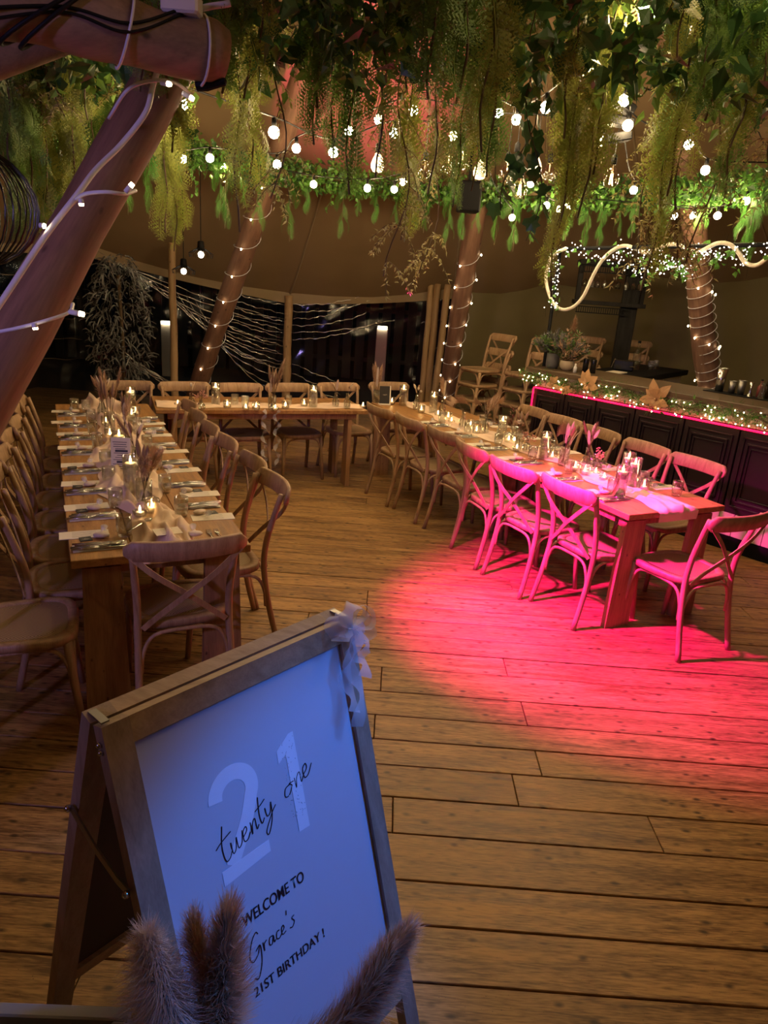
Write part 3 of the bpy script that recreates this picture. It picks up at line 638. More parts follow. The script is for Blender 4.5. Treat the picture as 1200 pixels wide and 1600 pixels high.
# setting at the head of the heaped table
hd = lambda du, dw, z=TZ: tp(PL, du, dw, z)
MENU.place(hd(.10, .40, TZ + .058), TRZ + PI / 2 * 0 + .1, 'cream menu card lying on the gauze at the head of the table', None, (.55, .9, 1))
FAV.place(hd(.11, .52, TZ + .02), .4, 'wrapped favour at the head of the table behind the chair rail', None)
for k, dw in enumerate((.60, .635)): FOR.place(hd(.12, dw, TZ + .002), TRZ + PI / 2, 'steel fork lying loose at the head of the table', 'loose forks at the head of the table')
SPO.place(hd(.20, .30, TZ + .06), TRZ + .9, 'steel spoon lying on the heaped gauze')

# ============================================================ CENTREPIECES
def cyl_candle():
    t = thing('candle_cylinder', 'c', 'candle holder'); H_ = .20; r_ = .04
    MB().lathe([(.001, 0), (r_, 0), (r_, H_), (r_ - .002, H_), (r_ - .002, .008), (.001, .008)], 20, cap=False).build('vessel', 'clear_glass', t, True)
    MB().tube([(r_ * math.cos(a), r_ * math.sin(a), H_) for a in [2 * PI * i / 24 for i in range(24)]], .0013, 5, closed=True).build('rim', 'pvc_fold', t, True)
    MB().lathe([(.001, .012), (r_ - .003, .012), (r_ - .003, .148), (.001, .148)], 18, cap=False).build('water', 'water', t, True)
    c = MB().lathe([(.001, .140), (.02, .141), (.030, .155), (.031, .163), (.025, .164), (.001, .160)], 16, cap=False).build('floating_candle', 'wax', t, True)
    q = MB(); q.lathe([(.0005, .162), (.0055, .171), (.006, .178), (.003, .190), (.0005, .20)], 8, cap=False); q.build('flame', 'flame', c, True)
    return t
def jar_candle():
    t = thing('tealight_jar', 'j', 'candle holder')
    MB().lathe([(.001, 0), (.03, 0), (.036, .008), (.036, .055), (.034, .066), (.032, .066), (.034, .052), (.033, .010), (.001, .006)], 18, cap=False).build('jar', 'clear_glass', t, True)
    MB().tube([(.033 * math.cos(a), .033 * math.sin(a), .066) for a in [2 * PI * i / 20 for i in range(20)]], .0012, 5, closed=True).build('rim', 'pvc_fold', t, True)
    c = MB().lathe([(.001, .008), (.02, .008), (.02, .024), (.017, .025), (.001, .022)], 14, cap=False).build('tealight', 'wax', t, True)
    MB().lathe([(.0005, .023), (.005, .031), (.0055, .037), (.003, .046), (.0005, .054)], 8, cap=False).build('flame', 'flame', c, True); return t
def tealight():
    t = thing('tealight_candle', 't', 'candle')
    MB().lathe([(.001, 0), (.026, 0), (.032, .012), (.034, .026), (.032, .026), (.029, .012), (.001, .006)], 16, cap=False).build('dish', 'clear_glass', t, True)
    c = MB().lathe([(.001, .007), (.019, .007), (.019, .02), (.001, .019)], 14, cap=False).build('wax_disc', 'wax', t, True)
    MB().lathe([(.0005, .02), (.005, .028), (.0055, .034), (.003, .043), (.0005, .051)], 8, cap=False).build('flame', 'flame', c, True); return t
CYL, JAR, TEA = Proto(cyl_candle), Proto(jar_candle), Proto(tealight)
def plume(q, a, b, r_, n, seed, ln=.03, wd=.0016, droop=.01):
    # fluffy seed head from a to b: thin curved fibres
    rr = random.Random(seed); a, b = V(a), V(b); ax = (b - a).normalized(); x = ax.cross(V((.3, .9, .2))).normalized(); y = ax.cross(x)
    for i in range(n):
        f = rr.random(); ang = rr.uniform(0, 2 * PI); rad = r_ * math.sin(PI * min(1, (.12 + .86 * f))) ** .7 * rr.uniform(.3, 1)
        p0 = a.lerp(b, f); out = x * math.cos(ang) + y * math.sin(ang); l_ = ln * rr.uniform(.5, 1.2)
        p1 = p0 + out * rad * .6 + ax * l_ * .5; p2 = p0 + out * rad + ax * l_ + V((0, 0, -droop * rr.random()))
        q.strip([p0, p1, p2], out.cross(ax), [wd, wd, wd * .3])
def vase_mesh(kind):
    if kind == 'bottle': return [(.001, 0), (.03, 0), (.034, .02), (.034, .07), (.018, .10), (.014, .13), (.017, .145), (.015, .145), (.012, .13), (.016, .10), (.031, .07), (.031, .02), (.001, .006)]
    if kind == 'round': return [(.001, 0), (.022, 0), (.04, .03), (.036, .055), (.014, .075), (.016, .095), (.014, .095), (.012, .075), (.033, .055), (.037, .03), (.001, .005)]
    return [(.001, 0), (.036, 0), (.037, .02), (.037, .13), (.035, .13), (.035, .02), (.001, .01)]
def vase(kind, stems, seed, label, loc, group=None, scale=1, rz=None):
    rr = random.Random(seed); t = thing('stem_vase', label, 'vase', loc, rz if rz is not None else rr.uniform(0, 6), group)
    pr = vase_mesh(kind); MB().lathe([(r_ * scale, z * scale) for r_, z in pr], 18, cap=False).build('vessel', 'clear_glass', t, True)
    h0 = max(z for _, z in pr) * scale; rn = {'bottle': .008, 'round': .008}.get(kind, .026) * scale
    for st, n_, H0, H1, spread in stems:
        for i in range(n_):
            a = rr.uniform(0, 2 * PI); k = rr.uniform(.4, 1) * spread; H_ = rr.uniform(H0, H1); top = V((k * math.cos(a), k * math.sin(a), H_)); neck = V((rn * math.cos(a) * .8, rn * math.sin(a) * .8, h0)); base = V((-rn * .6 * math.cos(a), -rn * .6 * math.sin(a), .02))
            pts = bez([base, neck, neck.lerp(top, .55) + V((0, 0, .015)), top], 12)
            if st == 'bunny':
                s_ = MB().tube(pts[:10], .0016, 4).build('stem', 'stem_brown', t); MB().tube(pts[7:], [.003] + [.012 * math.sin(PI * (.25 + .7 * q_ / max(1, len(pts[7:]) - 1))) for q_ in range(1, len(pts[7:]))], 8).build('seed_head', rr.choice(['dried_grass', 'reed_white', 'palm_brown']), s_, True)
            elif st == 'pampas':
                s_ = MB().tube(pts, .0018, 4).build('stem', 'stem_brown', t); q = MB(); plume(q, pts[6], pts[-1] + V((0, 0, .02)), .035, 260, rr.random(), .05, .0022, .03); q.build('plume', rr.choice(['dried_grass', 'pampas_brown']), s_)
            elif st == 'reed':
                s_ = MB().tube(pts[:8], .0018, 4).build('stem', 'stem_brown', t); MB().strip(pts[5:], V((math.sin(a), -math.cos(a), .1)), [.006] + [.020] * (len(pts[5:]) - 3) + [.014, .002], .002).build('blade', rr.choice(['reed_white', 'pampas_pale', 'reed_white']), s_)
            elif st == 'palm':
                s_ = MB().tube(pts, .0022, 4).build('stem', 'stem_brown', t); q = MB(); top = pts[-1]; ax = (pts[-1] - pts[6]).normalized(); x = ax.cross(V((0, 0, 1))); x = x.normalized() if x.length > .05 else V((1, 0, 0))
                for b in range(26):
                    an = (b / 25 - .5) * 2.9; d_ = ax * math.cos(an) + x * math.sin(an); L_ = .12 * (1 - .25 * abs(an)); q.strip([top, top + d_ * L_ * .5, top + d_ * L_ + V((0, 0, -.03 * abs(math.sin(an))))], x * math.cos(an) - ax * math.sin(an), [.003, .009, .001])
                q.build('fan', rr.choice(['palm_brown', 'dried_grass']), s_)
            elif st == 'flower':
                s_ = MB().tube(pts, .0012, 4).build('stem', 'stem_brown', t); q = MB()
                for b in range(14):
                    c_ = pts[-1] + rdir() * .018; q.ball(c_, .0055, 6)
                q.build('blossom', 'pink_flower', s_, True)
    return t
Z = TZ
P = lambda x, y, z=Z: PZ(x, y, z)
# bar side table
for x, y in ((966, 776), (986, 762), (976, 752), (849, 716), (782, 688), (676, 645)): CYL.place(P(x, y, Z + .006), j(3), 'tall glass cylinder with floating candle on the bar side table', 'floating candle cylinders on the bar side table')
for x, y in ((1005, 765), (862, 718), (744, 677), (658, 644), (898, 735), (913, 741), (794, 692), (735, 668), (700, 655)): JAR.place(P(x, y, Z + .006), j(3), 'small glass jar with a lit tealight on the bar side table', 'tealight jars on the bar side table')
for x, y in ((943, 750), (807, 704), (684, 650), (705, 661), (803, 692), (930, 742)): TEA.place(P(x, y, Z + .006), j(3), 'flat glass tealight burning on the bar side table', 'tealights on the bar side table')
TUM.place(P(1056, 775), 0, 'clear tumbler standing alone near the pink table end')
vase('cyl', [('reed', 3, .24, .32, .10), ('bunny', 4, .22, .34, .08), ('palm', 1, .2, .25, .05)], 1, 'glass vase of pink reeds and seed heads on the bar side table', P(879, 727))
vase('bottle', [('reed', 2, .26, .33, .07), ('bunny', 4, .24, .36, .09), ('pampas', 1, .25, .3, .06)], 2, 'glass bottle with wispy pink plumes on the bar side table', P(915, 730))
vase('round', [('flower', 5, .12, .16, .05)], 3, 'round bud vase of peach blossom near the wispy plumes', P(931, 738))
vase('round', [('flower', 6, .10, .14, .06)], 4, 'round bud vase of yellow dried flowers amid the candles', P(822, 707))
vase('bottle', [('bunny', 7, .20, .30, .10)], 5, 'bottle of brown seed heads behind the yellow dried flowers', P(810, 700))
vase('bottle', [('palm', 3, .24, .28, .12), ('reed', 2, .28, .34, .06), ('pampas', 2, .24, .3, .08)], 6, 'vase of big dried palm fans with white reeds', P(757, 678))
vase('bottle', [('palm', 3, .20, .26, .12)], 7, 'vase of dried palm fans only on the bar side table', P(722, 670))
vase('bottle', [('reed', 1, .30, .34, .05), ('pampas', 3, .28, .36, .08)], 8, 'tall plume vase where bar side and top tables meet', P(690, 648))
vase('bottle', [('bunny', 4, .18, .26, .06), ('reed', 1, .22, .25, .07)], 9, 'vase of feathery heads at the corner of the tables', P(650, 640))
# top table
for x, y in ((337, 633), (489, 636), (629, 633)): CYL.place(P(x, y, Z + .006), j(3), 'tall glass cylinder with floating candle on the top table', 'floating candle cylinders on the top table')
for x, y in ((355, 637), (400, 640), (446, 638), (475, 635), (612, 631)): JAR.place(P(x, y, Z + .006), j(3), 'small glass jar with a lit tealight on the top table', 'tealight jars on the top table')
for x, y in ((384, 640), (430, 641), (567, 637), (278, 634)): TEA.place(P(x, y, Z + .006), j(3), 'flat glass tealight burning on the top table', 'tealights on the top table')
for x, y in ((367, 633), (450, 634), (383, 636)): TUM.place(P(x, y, Z + .006), j(3), 'clear tumbler among the candles on the top table', 'tumblers on the top table')
vase('bottle', [('reed', 1, .24, .26, .04), ('bunny', 1, .2, .24, .05)], 11, 'slim bottle with one white reed on the top table', P(299, 640))
vase('round', [('flower', 6, .12, .17, .05)], 12, 'round bud vase of peach flowers on the top table', P(314, 642))
vase('cyl', [('pampas', 5, .30, .42, .12), ('bunny', 5, .30, .42, .07), ('reed', 1, .3, .4, .05)], 13, 'vase of tall dried plumes in the middle of the top table', P(425, 640))
vase('bottle', [('reed', 2, .24, .28, .07), ('bunny', 3, .2, .28, .08)], 14, 'bottle of crossing reeds beside the bud bottle', P(524, 637))
vase('bottle', [('reed', 2, .22, .27, .06), ('bunny', 1, .2, .24, .05)], 15, 'bottle of reeds near the end of the top table', P(542, 638))
vase('cyl', [('pampas', 5, .32, .38, .11), ('reed', 1, .36, .42, .03)], 16, 'vase of bushy plumes behind the black table sign', P(588, 629))
# table sign
p = P(600, 632); t = thing('table_sign', 'small black framed table sign in front of bushy plumes', 'sign', p, .25)
MB().box((0, 0, .095), (.105, .012, .18), Matrix.Rotation(-.12, 3, 'X'), .002).build('board', 'card_black', t); q = MB()
for x in (.056,): q.box((x, 0, .095), (.01, .02, .19), Matrix.Rotation(-.12, 3, 'X'))
q.box((0, -.012, .006), (.12, .05, .01)); q.build('frame', 'paper', t)
q = MB(); rr = Matrix.Rotation(PI / 2 - .12, 3, 'X'); squiggle(q, -.02, .022, .0, 0, .012, 3); q.v = [tuple(rr @ V(v) + V((0, -.0085, .10))) for v in q.v]; q.build('lettering', 'paper', t)
# ribbons on top table front
for k, x in enumerate((.93, 1.05)):
    pts = []; base = BO + BX * x
    for i in range(40): f = i / 39; pts.append(base - BY * (.014 + .012 * math.sin(f * 25 + k)) + BX * (.02 * math.sin(f * 22 + k * 2) + .015 * f) + V((0, 0, .765 - .50 * f - .03 * k * f)))
    q = MB(); q.strip(pts, [V((math.cos(i * .62), math.sin(i * .62), .1)) for i in range(40)], .035); tag(q.build('ribbon', 'organza', None, True), 'curly white organza ribbon hanging from the top table edge', 'ribbon', 'ribbons on the top table')
# heaped table
vase('cyl', [('pampas', 6, .20, .28, .10), ('bunny', 5, .26, .34, .07), ('palm', 1, .2, .24, .08)], 21, 'glass cylinder of dusky dried grass nearest the table head', P(226, 790, Z + .03), None, 1.05)
JAR.place(P(238, 800, Z + .045), 0, 'glass jar with a glowing tealight on heaped gauze near the head', None); TEA.place(P(219, 806, Z + .045), 0, 'flat tealight glinting on heaped gauze near the head', None)
CYL.place(P(206, 770, Z + .025), 0, 'floating candle cylinder behind the dusky dried grass', None); CYL.place(P(188, 722, Z + .02), 0, 'floating candle cylinder behind the printed order sheet', None)
vase('bottle', [('reed', 3, .24, .34, .07), ('bunny', 3, .22, .30, .07), ('pampas', 1, .22, .28, .09)], 22, 'bottle of pinkish reeds beside the printed order sheet', P(212, 735, Z + .03))
vase('bottle', [('reed', 1, .30, .36, .04), ('pampas', 3, .26, .36, .08), ('bunny', 3, .28, .36, .06)], 23, 'bottle of brown plumes halfway along the heaped table', P(196, 700, Z + .03))
vase('cyl', [('pampas', 5, .28, .40, .10), ('bunny', 5, .28, .40, .08)], 24, 'vase of tall tan plumes towards the top table corner', P(172, 672, Z + .03))
vase('bottle', [('reed', 3, .28, .36, .08), ('bunny', 4, .26, .38, .09)], 25, 'bottle of long curved seed heads at the far table corner', P(160, 652, Z + .03))
for x, y in ((172, 684), (183, 690), (166, 664), (206, 652), (212, 648)): JAR.place(P(x, y, Z + .025), j(3), 'small glass tealight jar on the far half of the heaped runner', 'tealight jars on the heaped runner')
CYL.place(P(205, 644, Z + .02), 0, 'floating candle cylinder where the heaped table meets the top table', None)
TUM.place(P(117, 642), 0, 'clear tumbler alone at the far corner of the heaped table', None)
p = P(190, 738, Z + .03); t = thing('order_sheet', 'printed order sheet standing in a clear holder on the gauze', 'sign', p, .16)
MB().box((0, 0, .10), (.105, .004, .20), Matrix.Rotation(-.15, 3, 'X')).build('sheet', 'paper', t); q = MB()
for i in range(13):
    h_ = (.0035 if i not in (4, 9) else .012); q.box((j(.006), 0, .175 - .0125 * i), (rv(.05, .085), .0055, h_), None)
q.v = [tuple(Matrix.Rotation(-.15, 3, 'X') @ (V(v) - V((0, 0, .10))) + V((0, 0, .10))) for v in q.v]; q.build('lettering', 'card_black', t)
MB().box((0, .006, .105), (.115, .003, .215), Matrix.Rotation(-.15, 3, 'X')).build('holder', 'clear_glass', t)

# ============================================================ BAR
BD = V((.6365, -.7713, 0)); BN = V((.7713, .6365, 0))     # along the bar, away from the guests
B0 = V((1.46, 7.22, 0)); BRZ = math.atan2(BD.y, BD.x); BL = 3.7
def bp(s, d, z): q = B0 + BD * s + BN * d; return V((q.x, q.y, z))
bar = thing('bar_counter', 'dark panelled bar with pink neon strip and white boards', 'bar', B0, BRZ)
MB().box((BL / 2, .30, .59), (BL - .04, .52, 1.16)).build('body', 'bar_black', bar)
MB().box((BL / 2, .03, .065), (BL, .03, .13)).build('plinth', 'black', bar)
top = MB().box((BL / 2 - .03, .27, 1.20), (BL + .10, .72, .05), None, .006).build('counter_top', 'bar_top_wood', bar)
x = 0.0
while x < BL - .01:
    w_ = min(.125, BL - x); MB().box((x + w_ / 2, .012, .225), (w_ - .004, .02, .19), None, .003).build('lower_board', 'bar_white', bar)
    MB().box((x + w_ / 2, .012, 1.105), (w_ - .004, .02, .13), None, .003).build('upper_board', 'bar_white', bar); x += .125
edges = [.0, .39, .76, 1.18, 1.66, 2.14, 2.62, 3.10, BL]
for a, b in zip(edges, edges[1:]):
    c, w_ = (a + b) / 2, b - a; pn = MB().box((c, .008, .67), (w_ - .012, .024, .68), None, .003).build('panel', 'bar_black', bar)
    for inset, th, pr in ((.055, .012, .010), (.10, .016, .014), (.135, .01, .008)):
        q = MB(); hw, hh = (w_ - .012) / 2 - inset * .8, .34 - inset
        for sx in (-1, 1): q.box((c + sx * hw, -.006 - pr / 2, .67), (th, pr + .006, hh * 2 + th), None, .002)
        for sz in (-1, 1): q.box((c, -.006 - pr / 2, .67 + sz * hh), (hw * 2 + th, pr + .006, th), None, .002)
        q.build('moulding', 'bar_black', pn)
MB().tube([(.0, -.022, .79), (.0, -.022, 1.005), (.004, -.022, 1.022), (.02, -.022, 1.026), (BL, -.022, 1.026)], .009, 8).build('neon_strip', 'neon', bar, True)
# garland
def needles(q, c, n, r_, ln, wd, seed, flat=.7):
    rr = random.Random(seed)
    for i in range(n):
        d_ = V((rr.gauss(0, 1), rr.gauss(0, 1) * flat, rr.gauss(0, 1))).normalized(); p = V(c) + V((rr.uniform(-r_, r_), rr.uniform(-r_, r_) * flat, rr.uniform(-r_, r_)))
        q.strip([p, p + d_ * ln * rr.uniform(.6, 1.2)], d_.cross(V((rr.random(), rr.random(), rr.random()))), [wd, wd * .2])
def leaf_shape(q, p, d_, n_, L_, wd, fold=.15):
    d_ = V(d_).normalized(); s_ = d_.cross(n_).normalized(); n_ = s_.cross(d_)
    q.add([p, p + d_ * L_ * .35 + s_ * wd / 2 + n_ * wd * fold, p + d_ * L_ * .38, p + d_ * L_ * .35 - s_ * wd / 2 + n_ * wd * fold, p + d_ * L_ - n_ * L_ * .12], [(0, 1, 2), (0, 2, 3), (1, 4, 2), (2, 4, 3)])
gl = thing('bar_garland', 'pine garland with twinkling lights along the front of the bar', 'garland', (0, 0, 0))
rg = random.Random(4); gp = []
for i in range(80): f = i / 79; s_ = -.12 + f * 3.8; gp.append(bp(s_, -.055 + .012 * math.sin(i), 1.155 - .045 * abs(math.sin(s_ * 3.1)) + .012 * math.sin(i * 1.3)))
MB().tube(gp, .008, 6).build('stem', 'stem_brown', gl, True)
q = MB()
for i, p in enumerate(gp): needles(q, p + V((0, 0, rg.uniform(-.03, .035))), 46, .05, .075, .0045, i)
q.build('pine_needles', 'pine', gl, False, 'stuff')
q = MB()
for i in range(330):
    p = rg.choice(gp) + V((rg.uniform(-.06, .06), rg.uniform(-.05, .0), rg.uniform(-.07, .07))); leaf_shape(q, p, rdir(), rdir(), .05, .025)
q.build('leaves', 'ivy_green', gl, False, 'stuff')
q = MB()
for i in range(130):
    p = rg.choice(gp) + BN * rg.uniform(-.06, -.02) + V((rg.uniform(-.05, .05), rg.uniform(-.05, .05), rg.uniform(-.085, .06))); q.ball(p, .0055, 6)
q.build('bulbs', 'fairy', gl, True, 'stuff')
for s_, z_, sz, nm in ((.30, 1.10, .10, 'folded golden leaf flower at the near post end of the bar garland'), (.70, 1.16, .14, 'large golden leaf flower low on the bar garland by the neon'), (1.42, 1.14, .17, 'big pale gold poinsettia on the bar garland'), (.45, 1.06, .09, 'small golden leaf hanging below the bar garland')):
    t = thing('gold_leaf_flower', nm, 'decoration', bp(s_, -.10, z_), BRZ)
    for k in range(8):
        a = 2 * PI * k / 8 * 1.0 + rg.uniform(-.4, .4) + (.4 if k > 4 else 0); L_ = sz * (rg.uniform(.75, 1.1) if k < 5 else rg.uniform(.4, .6)); wv = L_ * rg.uniform(.24, .34); tl_ = rg.uniform(-.5, .1)
        dx, dz = math.cos(a), math.sin(a); out = [(0, 0), (.22, .45), (.45, 1), (.68, .75), (.88, .3), (1, 0), (.88, -.3), (.68, -.75), (.45, -1), (.22, -.45)]
        q = MB(); q.add([(dx * f * L_ - dz * g * wv, -.012 * (k > 4) - .35 * L_ * f * (1 - f) * 1.6 + .10 * abs(g) * wv + tl_ * f * L_ * .3, dz * f * L_ + dx * g * wv) for f, g in out] + [(dx * .5 * L_, -.012 * (k > 4) - .14 * L_ + tl_ * .5 * L_ * .3, dz * .5 * L_)], [(i, (i + 1) % 10, 10) for i in range(10)]); q.build('petal', 'autumn', t)
    MB().ball((0, -.02, 0), .014, 8).build('centre', 'autumn', t, True)
# post, pipe and lights above the bar
arch_ = thing('bar_arch', 'black pipe frame above the bar wrapped in lights and ivy', 'frame', (0, 0, 0))
S0 = -.15; ZP = 2.385
MB().tube([bp(S0, .28, 0), bp(S0, .28, ZP)], .018, 8).build('post', 'black', arch_, True)
MB().tube([bp(S0 - .05, .28, ZP), bp(BL, .28, ZP + .09)], .018, 8).build('pipe', 'black', arch_, True)
def onbar(px, py, d=.25):
    ra = ray(px, py); o_ = bp(0, d, 0); k = (o_ - CAM).dot(BN) / ra.dot(BN); return CAM + ra * k
rope = thing('rope_garland', 'thick white rope looped loosely around the black pipe', 'rope', (0, 0, 0))
pts = [onbar(*a) for a in ((885, 388), (868, 396), (857, 412), (853, 435), (858, 460), (868, 478), (882, 484), (898, 478), (912, 462), (926, 432), (940, 408), (956, 392), (975, 384, .22), (992, 388, .30), (1008, 395, .32), (1022, 392, .24), (1038, 384, .21), (1058, 382, .22), (1074, 391, .30), (1090, 394, .33), (1104, 388, .25), (1122, 380, .21), (1140, 382, .22), (1154, 395, .25), (1164, 410), (1180, 415), (1196, 406), (1212, 392))]
MB().tube(bez(pts, 130), .017, 10).build('rope', 'white_rope', rope, True)
fl_ = thing('fairy_light_cluster', 'dense white fairy lights wound along the black pipe above the bar', 'string lights', (0, 0, 0))
rc = random.Random(11); q = MB(); cb_ = MB(); path = []
def clus(n, a, b, spread, sag=0):
    for i in range(n):
        f = rc.random(); x = a[0] + (b[0] - a[0]) * f; y = a[1] + (b[1] - a[1]) * f + sag * 4 * f * (1 - f); p = onbar(x + rc.gauss(0, spread), y + rc.gauss(0, spread), .26 + rc.uniform(-.06, .05)); q.ball(p, .0052, 6); path.append((x, p))
clus(60, (868, 398), (867, 485), 6); clus(50, (868, 390), (948, 400), 6); clus(70, (950, 395), (1075, 395), 5, 30); clus(45, (1030, 400), (1078, 425), 5, 4); clus(35, (965, 390), (1030, 400), 6); clus(70, (1075, 392), (1205, 386), 6); clus(30, (1100, 396), (1165, 408), 5)
q.build('bulbs', 'fairy_white', fl_, True, 'stuff')
q = MB()
for i in range(420):
    x, p = rc.choice(path); p = p + V((rc.uniform(-.03, .03), 0, rc.uniform(-.03, .03))); d_ = rdir(); q.strip([p, p + d_ * .06, p + d_ * .10 + V((0, 0, -.02))], d_.cross(V((0, 0, 1))), .0016)
q.build('wires', 'cable_black', fl_, False, 'stuff')
iv = MB()
for i in range(150):
    x, p = rc.choice(path); leaf_shape(iv, p + V((rc.uniform(-.05, .05), -.02, rc.uniform(-.10, .06))), rdir() + V((0, 0, -.4)), rdir(), .055, .045)
o_ = iv.build('ivy_leaves', 'ivy_green', arch_, False, 'stuff')
# bar top arrangement
ZB = 1.226
def pot(name, prof, mt, p, label, ribs=0):
    q = MB(); q.lathe(prof, 28, (0, 0, 0), None, False)
    if ribs: q.v = [(x * (1 + .035 * math.sin(ribs * math.atan2(y, x))), y * (1 + .035 * math.sin(ribs * math.atan2(y, x))), z) for x, y, z in q.v]
    t = thing(name, label, 'pot', p); q.build('vessel', mt, t, True); MB().lathe([(.001, 0), (prof[-1][0] * 1.1 if prof[-1][0] > .02 else .05, .002)], 18, (0, 0, max(z for _, z in prof) - .03), None, False).build('soil', 'dirt', t); return t
plain('pot_grey', (.10, .095, .09), .6); plain('pot_beige', (.42, .33, .22), .45, noise=.15, nscale=9)
t = pot('planter_pot', [(.001, 0), (.055, 0), (.066, .03), (.066, .15), (.06, .15), (.058, .13)], 'pot_grey', bp(.08, .12, ZB), 'dark ribbed pot of dried foliage on the bar', 14)
def bouquet(t, h0, n, r_, H_, seed, mts):
    rr = random.Random(seed); qs = {m_: MB() for m_ in mts}; st = MB()
    for i in range(n):
        a = rr.uniform(0, 2 * PI); k = r_ * math.sqrt(rr.random()); top = V((k * math.cos(a), k * math.sin(a), h0 + H_ * (1 - .55 * (k / r_) ** 2) * rr.uniform(.6, 1))); b = V((k * .15 * math.cos(a), k * .15 * math.sin(a), h0 - .03)); pts = bez([b, b.lerp(top, .5) + V((0, 0, .03)), top], 8); st.tube(pts, .0016, 4, False); m_ = rr.choice(mts)
        for f in range(2, len(pts)):
            for s_ in range(3): d_ = (pts[f] - pts[f - 1]).normalized() + rdir() * .8; leaf_shape(qs[m_], pts[f], d_, rdir(), rr.uniform(.03, .06), rr.uniform(.008, .018))
    st.build('stems', 'stem_brown', t, False, 'stuff')
    for m_ in mts: qs[m_].build('foliage', m_, t, False, 'stuff')
bouquet(t, .14, 70, .22, .24, 3, ['grey_foliage', 'grey_curl', 'pine'])
t = pot('planter_pot', [(.001, 0), (.035, 0), (.065, .03), (.072, .06), (.068, .10), (.062, .10), (.06, .09)], 'pot_beige', bp(.27, .11, ZB), 'round beige bowl pot with dried flowers on the bar')
bouquet(t, .09, 70, .20, .30, 5, ['grey_foliage', 'pine', 'dried_grass'])
q = MB(); plume(q, (.02, .05, .18), (.03, .06, .50), .07, 900, 3, .05, .003); q.build('tan_plume', 'palm_brown', t)
MB().ball((.07, -.05, .22), .02, 8).build('white_bloom', 'reed_white', t, True)
def bottle(p, h, r_, mt, label, neck=.3, cat='bottle', group=None, cap='black'):
    t = thing('glass_bottle', label, cat, p, 0, group); MB().lathe([(.001, 0), (r_, 0), (r_, h * .58), (r_ * neck, h * .72), (r_ * neck, h * .96)], 14, cap=False).build('body', mt, t, True); MB().lathe([(r_ * neck * 1.2, h * .92), (r_ * neck * 1.2, h), (.001, h)], 10, cap=False).build('stopper', cap, t, True); return t
bottle(bp(.39, .09, ZB), .085, .018, 'white_paint', 'tiny white bottle beside the beige bowl pot', .5, cap='paper')
for k in range(2): tag(MB().lathe([(.001, 0), (.028, 0), (.028, .13), (.025, .135), (.001, .135)], 16, bp(.40 + .07 * k, .24 + .03 * k, ZB)).build('dark_canister', 'black_gloss', None, True), 'glossy black canister behind the beige bowl pot', 'canister', 'black canisters on the bar')
def shaker(s_, d_, h, r0, r1, label, mt='steel', group=None, nm='cocktail_shaker'):
    t = thing(nm, label, 'shaker', bp(s_, d_, ZB), 0, group); MB().lathe([(.001, 0), (r0, 0), (r1, h), (r1 - .002, h), (r0 - .002, .004), (.001, .004)], 22, cap=False).build('cup', mt, t, True); MB().tube([(r1 * math.cos(a), r1 * math.sin(a), h) for a in [2 * PI * i / 22 for i in range(22)]], .002, 5, closed=True).build('rim', mt, t, True)
mat_ = tag(MB().box((0, 0, .004), (.75, .16, .007), None, .002).build('bar_mat', 'black'), 'long black rubber mat under the shakers on the bar', 'mat'); mat_.location = bp(1.95, .44, ZB); mat_.rotation_euler = (0, 0, BRZ)
ZB_ = ZB; ZB = ZB + .008
shaker(1.68, .44, .20, .034, .046, 'tall steel cocktail shaker standing on the bar mat'); shaker(1.79, .44, .105, .027, .031, 'short steel cup beside the tall shaker', 'steel_dull', 'short steel cups', 'steel_cup'); shaker(1.87, .44, .12, .027, .032, 'short steel cup beside the tall shaker', 'steel_dull', 'short steel cups', 'steel_cup')
t = thing('bar_jigger', 'waisted steel jigger standing between the cups and bottles', 'jigger', bp(1.95, .44, ZB)); MB().lathe([(.024, 0), (.006, .06), (.022, .12), (.020, .12), (.005, .06)], 16, cap=False).build('cup', 'steel', t, True)
for k, (s_, h, mt) in enumerate(((2.01, .15, 'red_leaf'), (2.07, .24, 'smoke_glass'), (2.15, .24, 'smoke_glass'), (2.22, .20, 'clear_glass'))): bottle(bp(s_, .48, ZB), h, .026, mt, ['short red-brown bitters bottle on the bar mat', 'tall dark glass bottle on the bar mat', 'tall dark glass bottle on the bar mat', 'clear glass bottle at the end of the bar mat'][k], .35, group='dark bottles on the bar mat' if mt == 'smoke_glass' else None)
t = thing('glass_decanter', 'clear conical measuring glass on the bar mat', 'decanter', bp(2.07, .38, ZB)); MB().lathe([(.001, 0), (.03, 0), (.012, .10), (.016, .13), (.03, .135), (.014, .128), (.01, .10), (.027, .004)], 16, cap=False).build('vessel', 'clear_glass', t, True)
# back counter with drawers
CA = math.radians(52); cc = thing('back_counter', 'black topped counter with white drawers behind the bar', 'counter', (2.43, 7.33, 0), CA); CZ = 1.17; CL = 1.95
MB().box((CL / 2, .30, .54), (CL, .5, 1.08)).build('carcass', 'white_paint', cc)
MB().box((CL / 2, .28, CZ - .03), (CL + .06, .62, .06), None, .004).build('worktop', 'black', cc)
for k in range(3):
    d_ = MB().box((CL * (k + .5) / 3, .04, .98), (CL / 3 - .012, .02, .24), None, .003).build('drawer', 'white_paint', cc); MB().tube([(CL * (k + .5) / 3 - .08, .01, .99), (CL * (k + .5) / 3 + .08, .01, .99)], .006, 6).build('handle', 'steel', d_)
    MB().box((CL * (k + .5) / 3, .04, .47), (CL / 3 - .012, .02, .74), None, .003).build('door', 'white_paint', cc)
cM = Matrix.Translation(cc.location) @ Matrix.Rotation(CA, 4, 'Z'); onc = lambda x, y: cM @ V((x, y, CZ + .002))
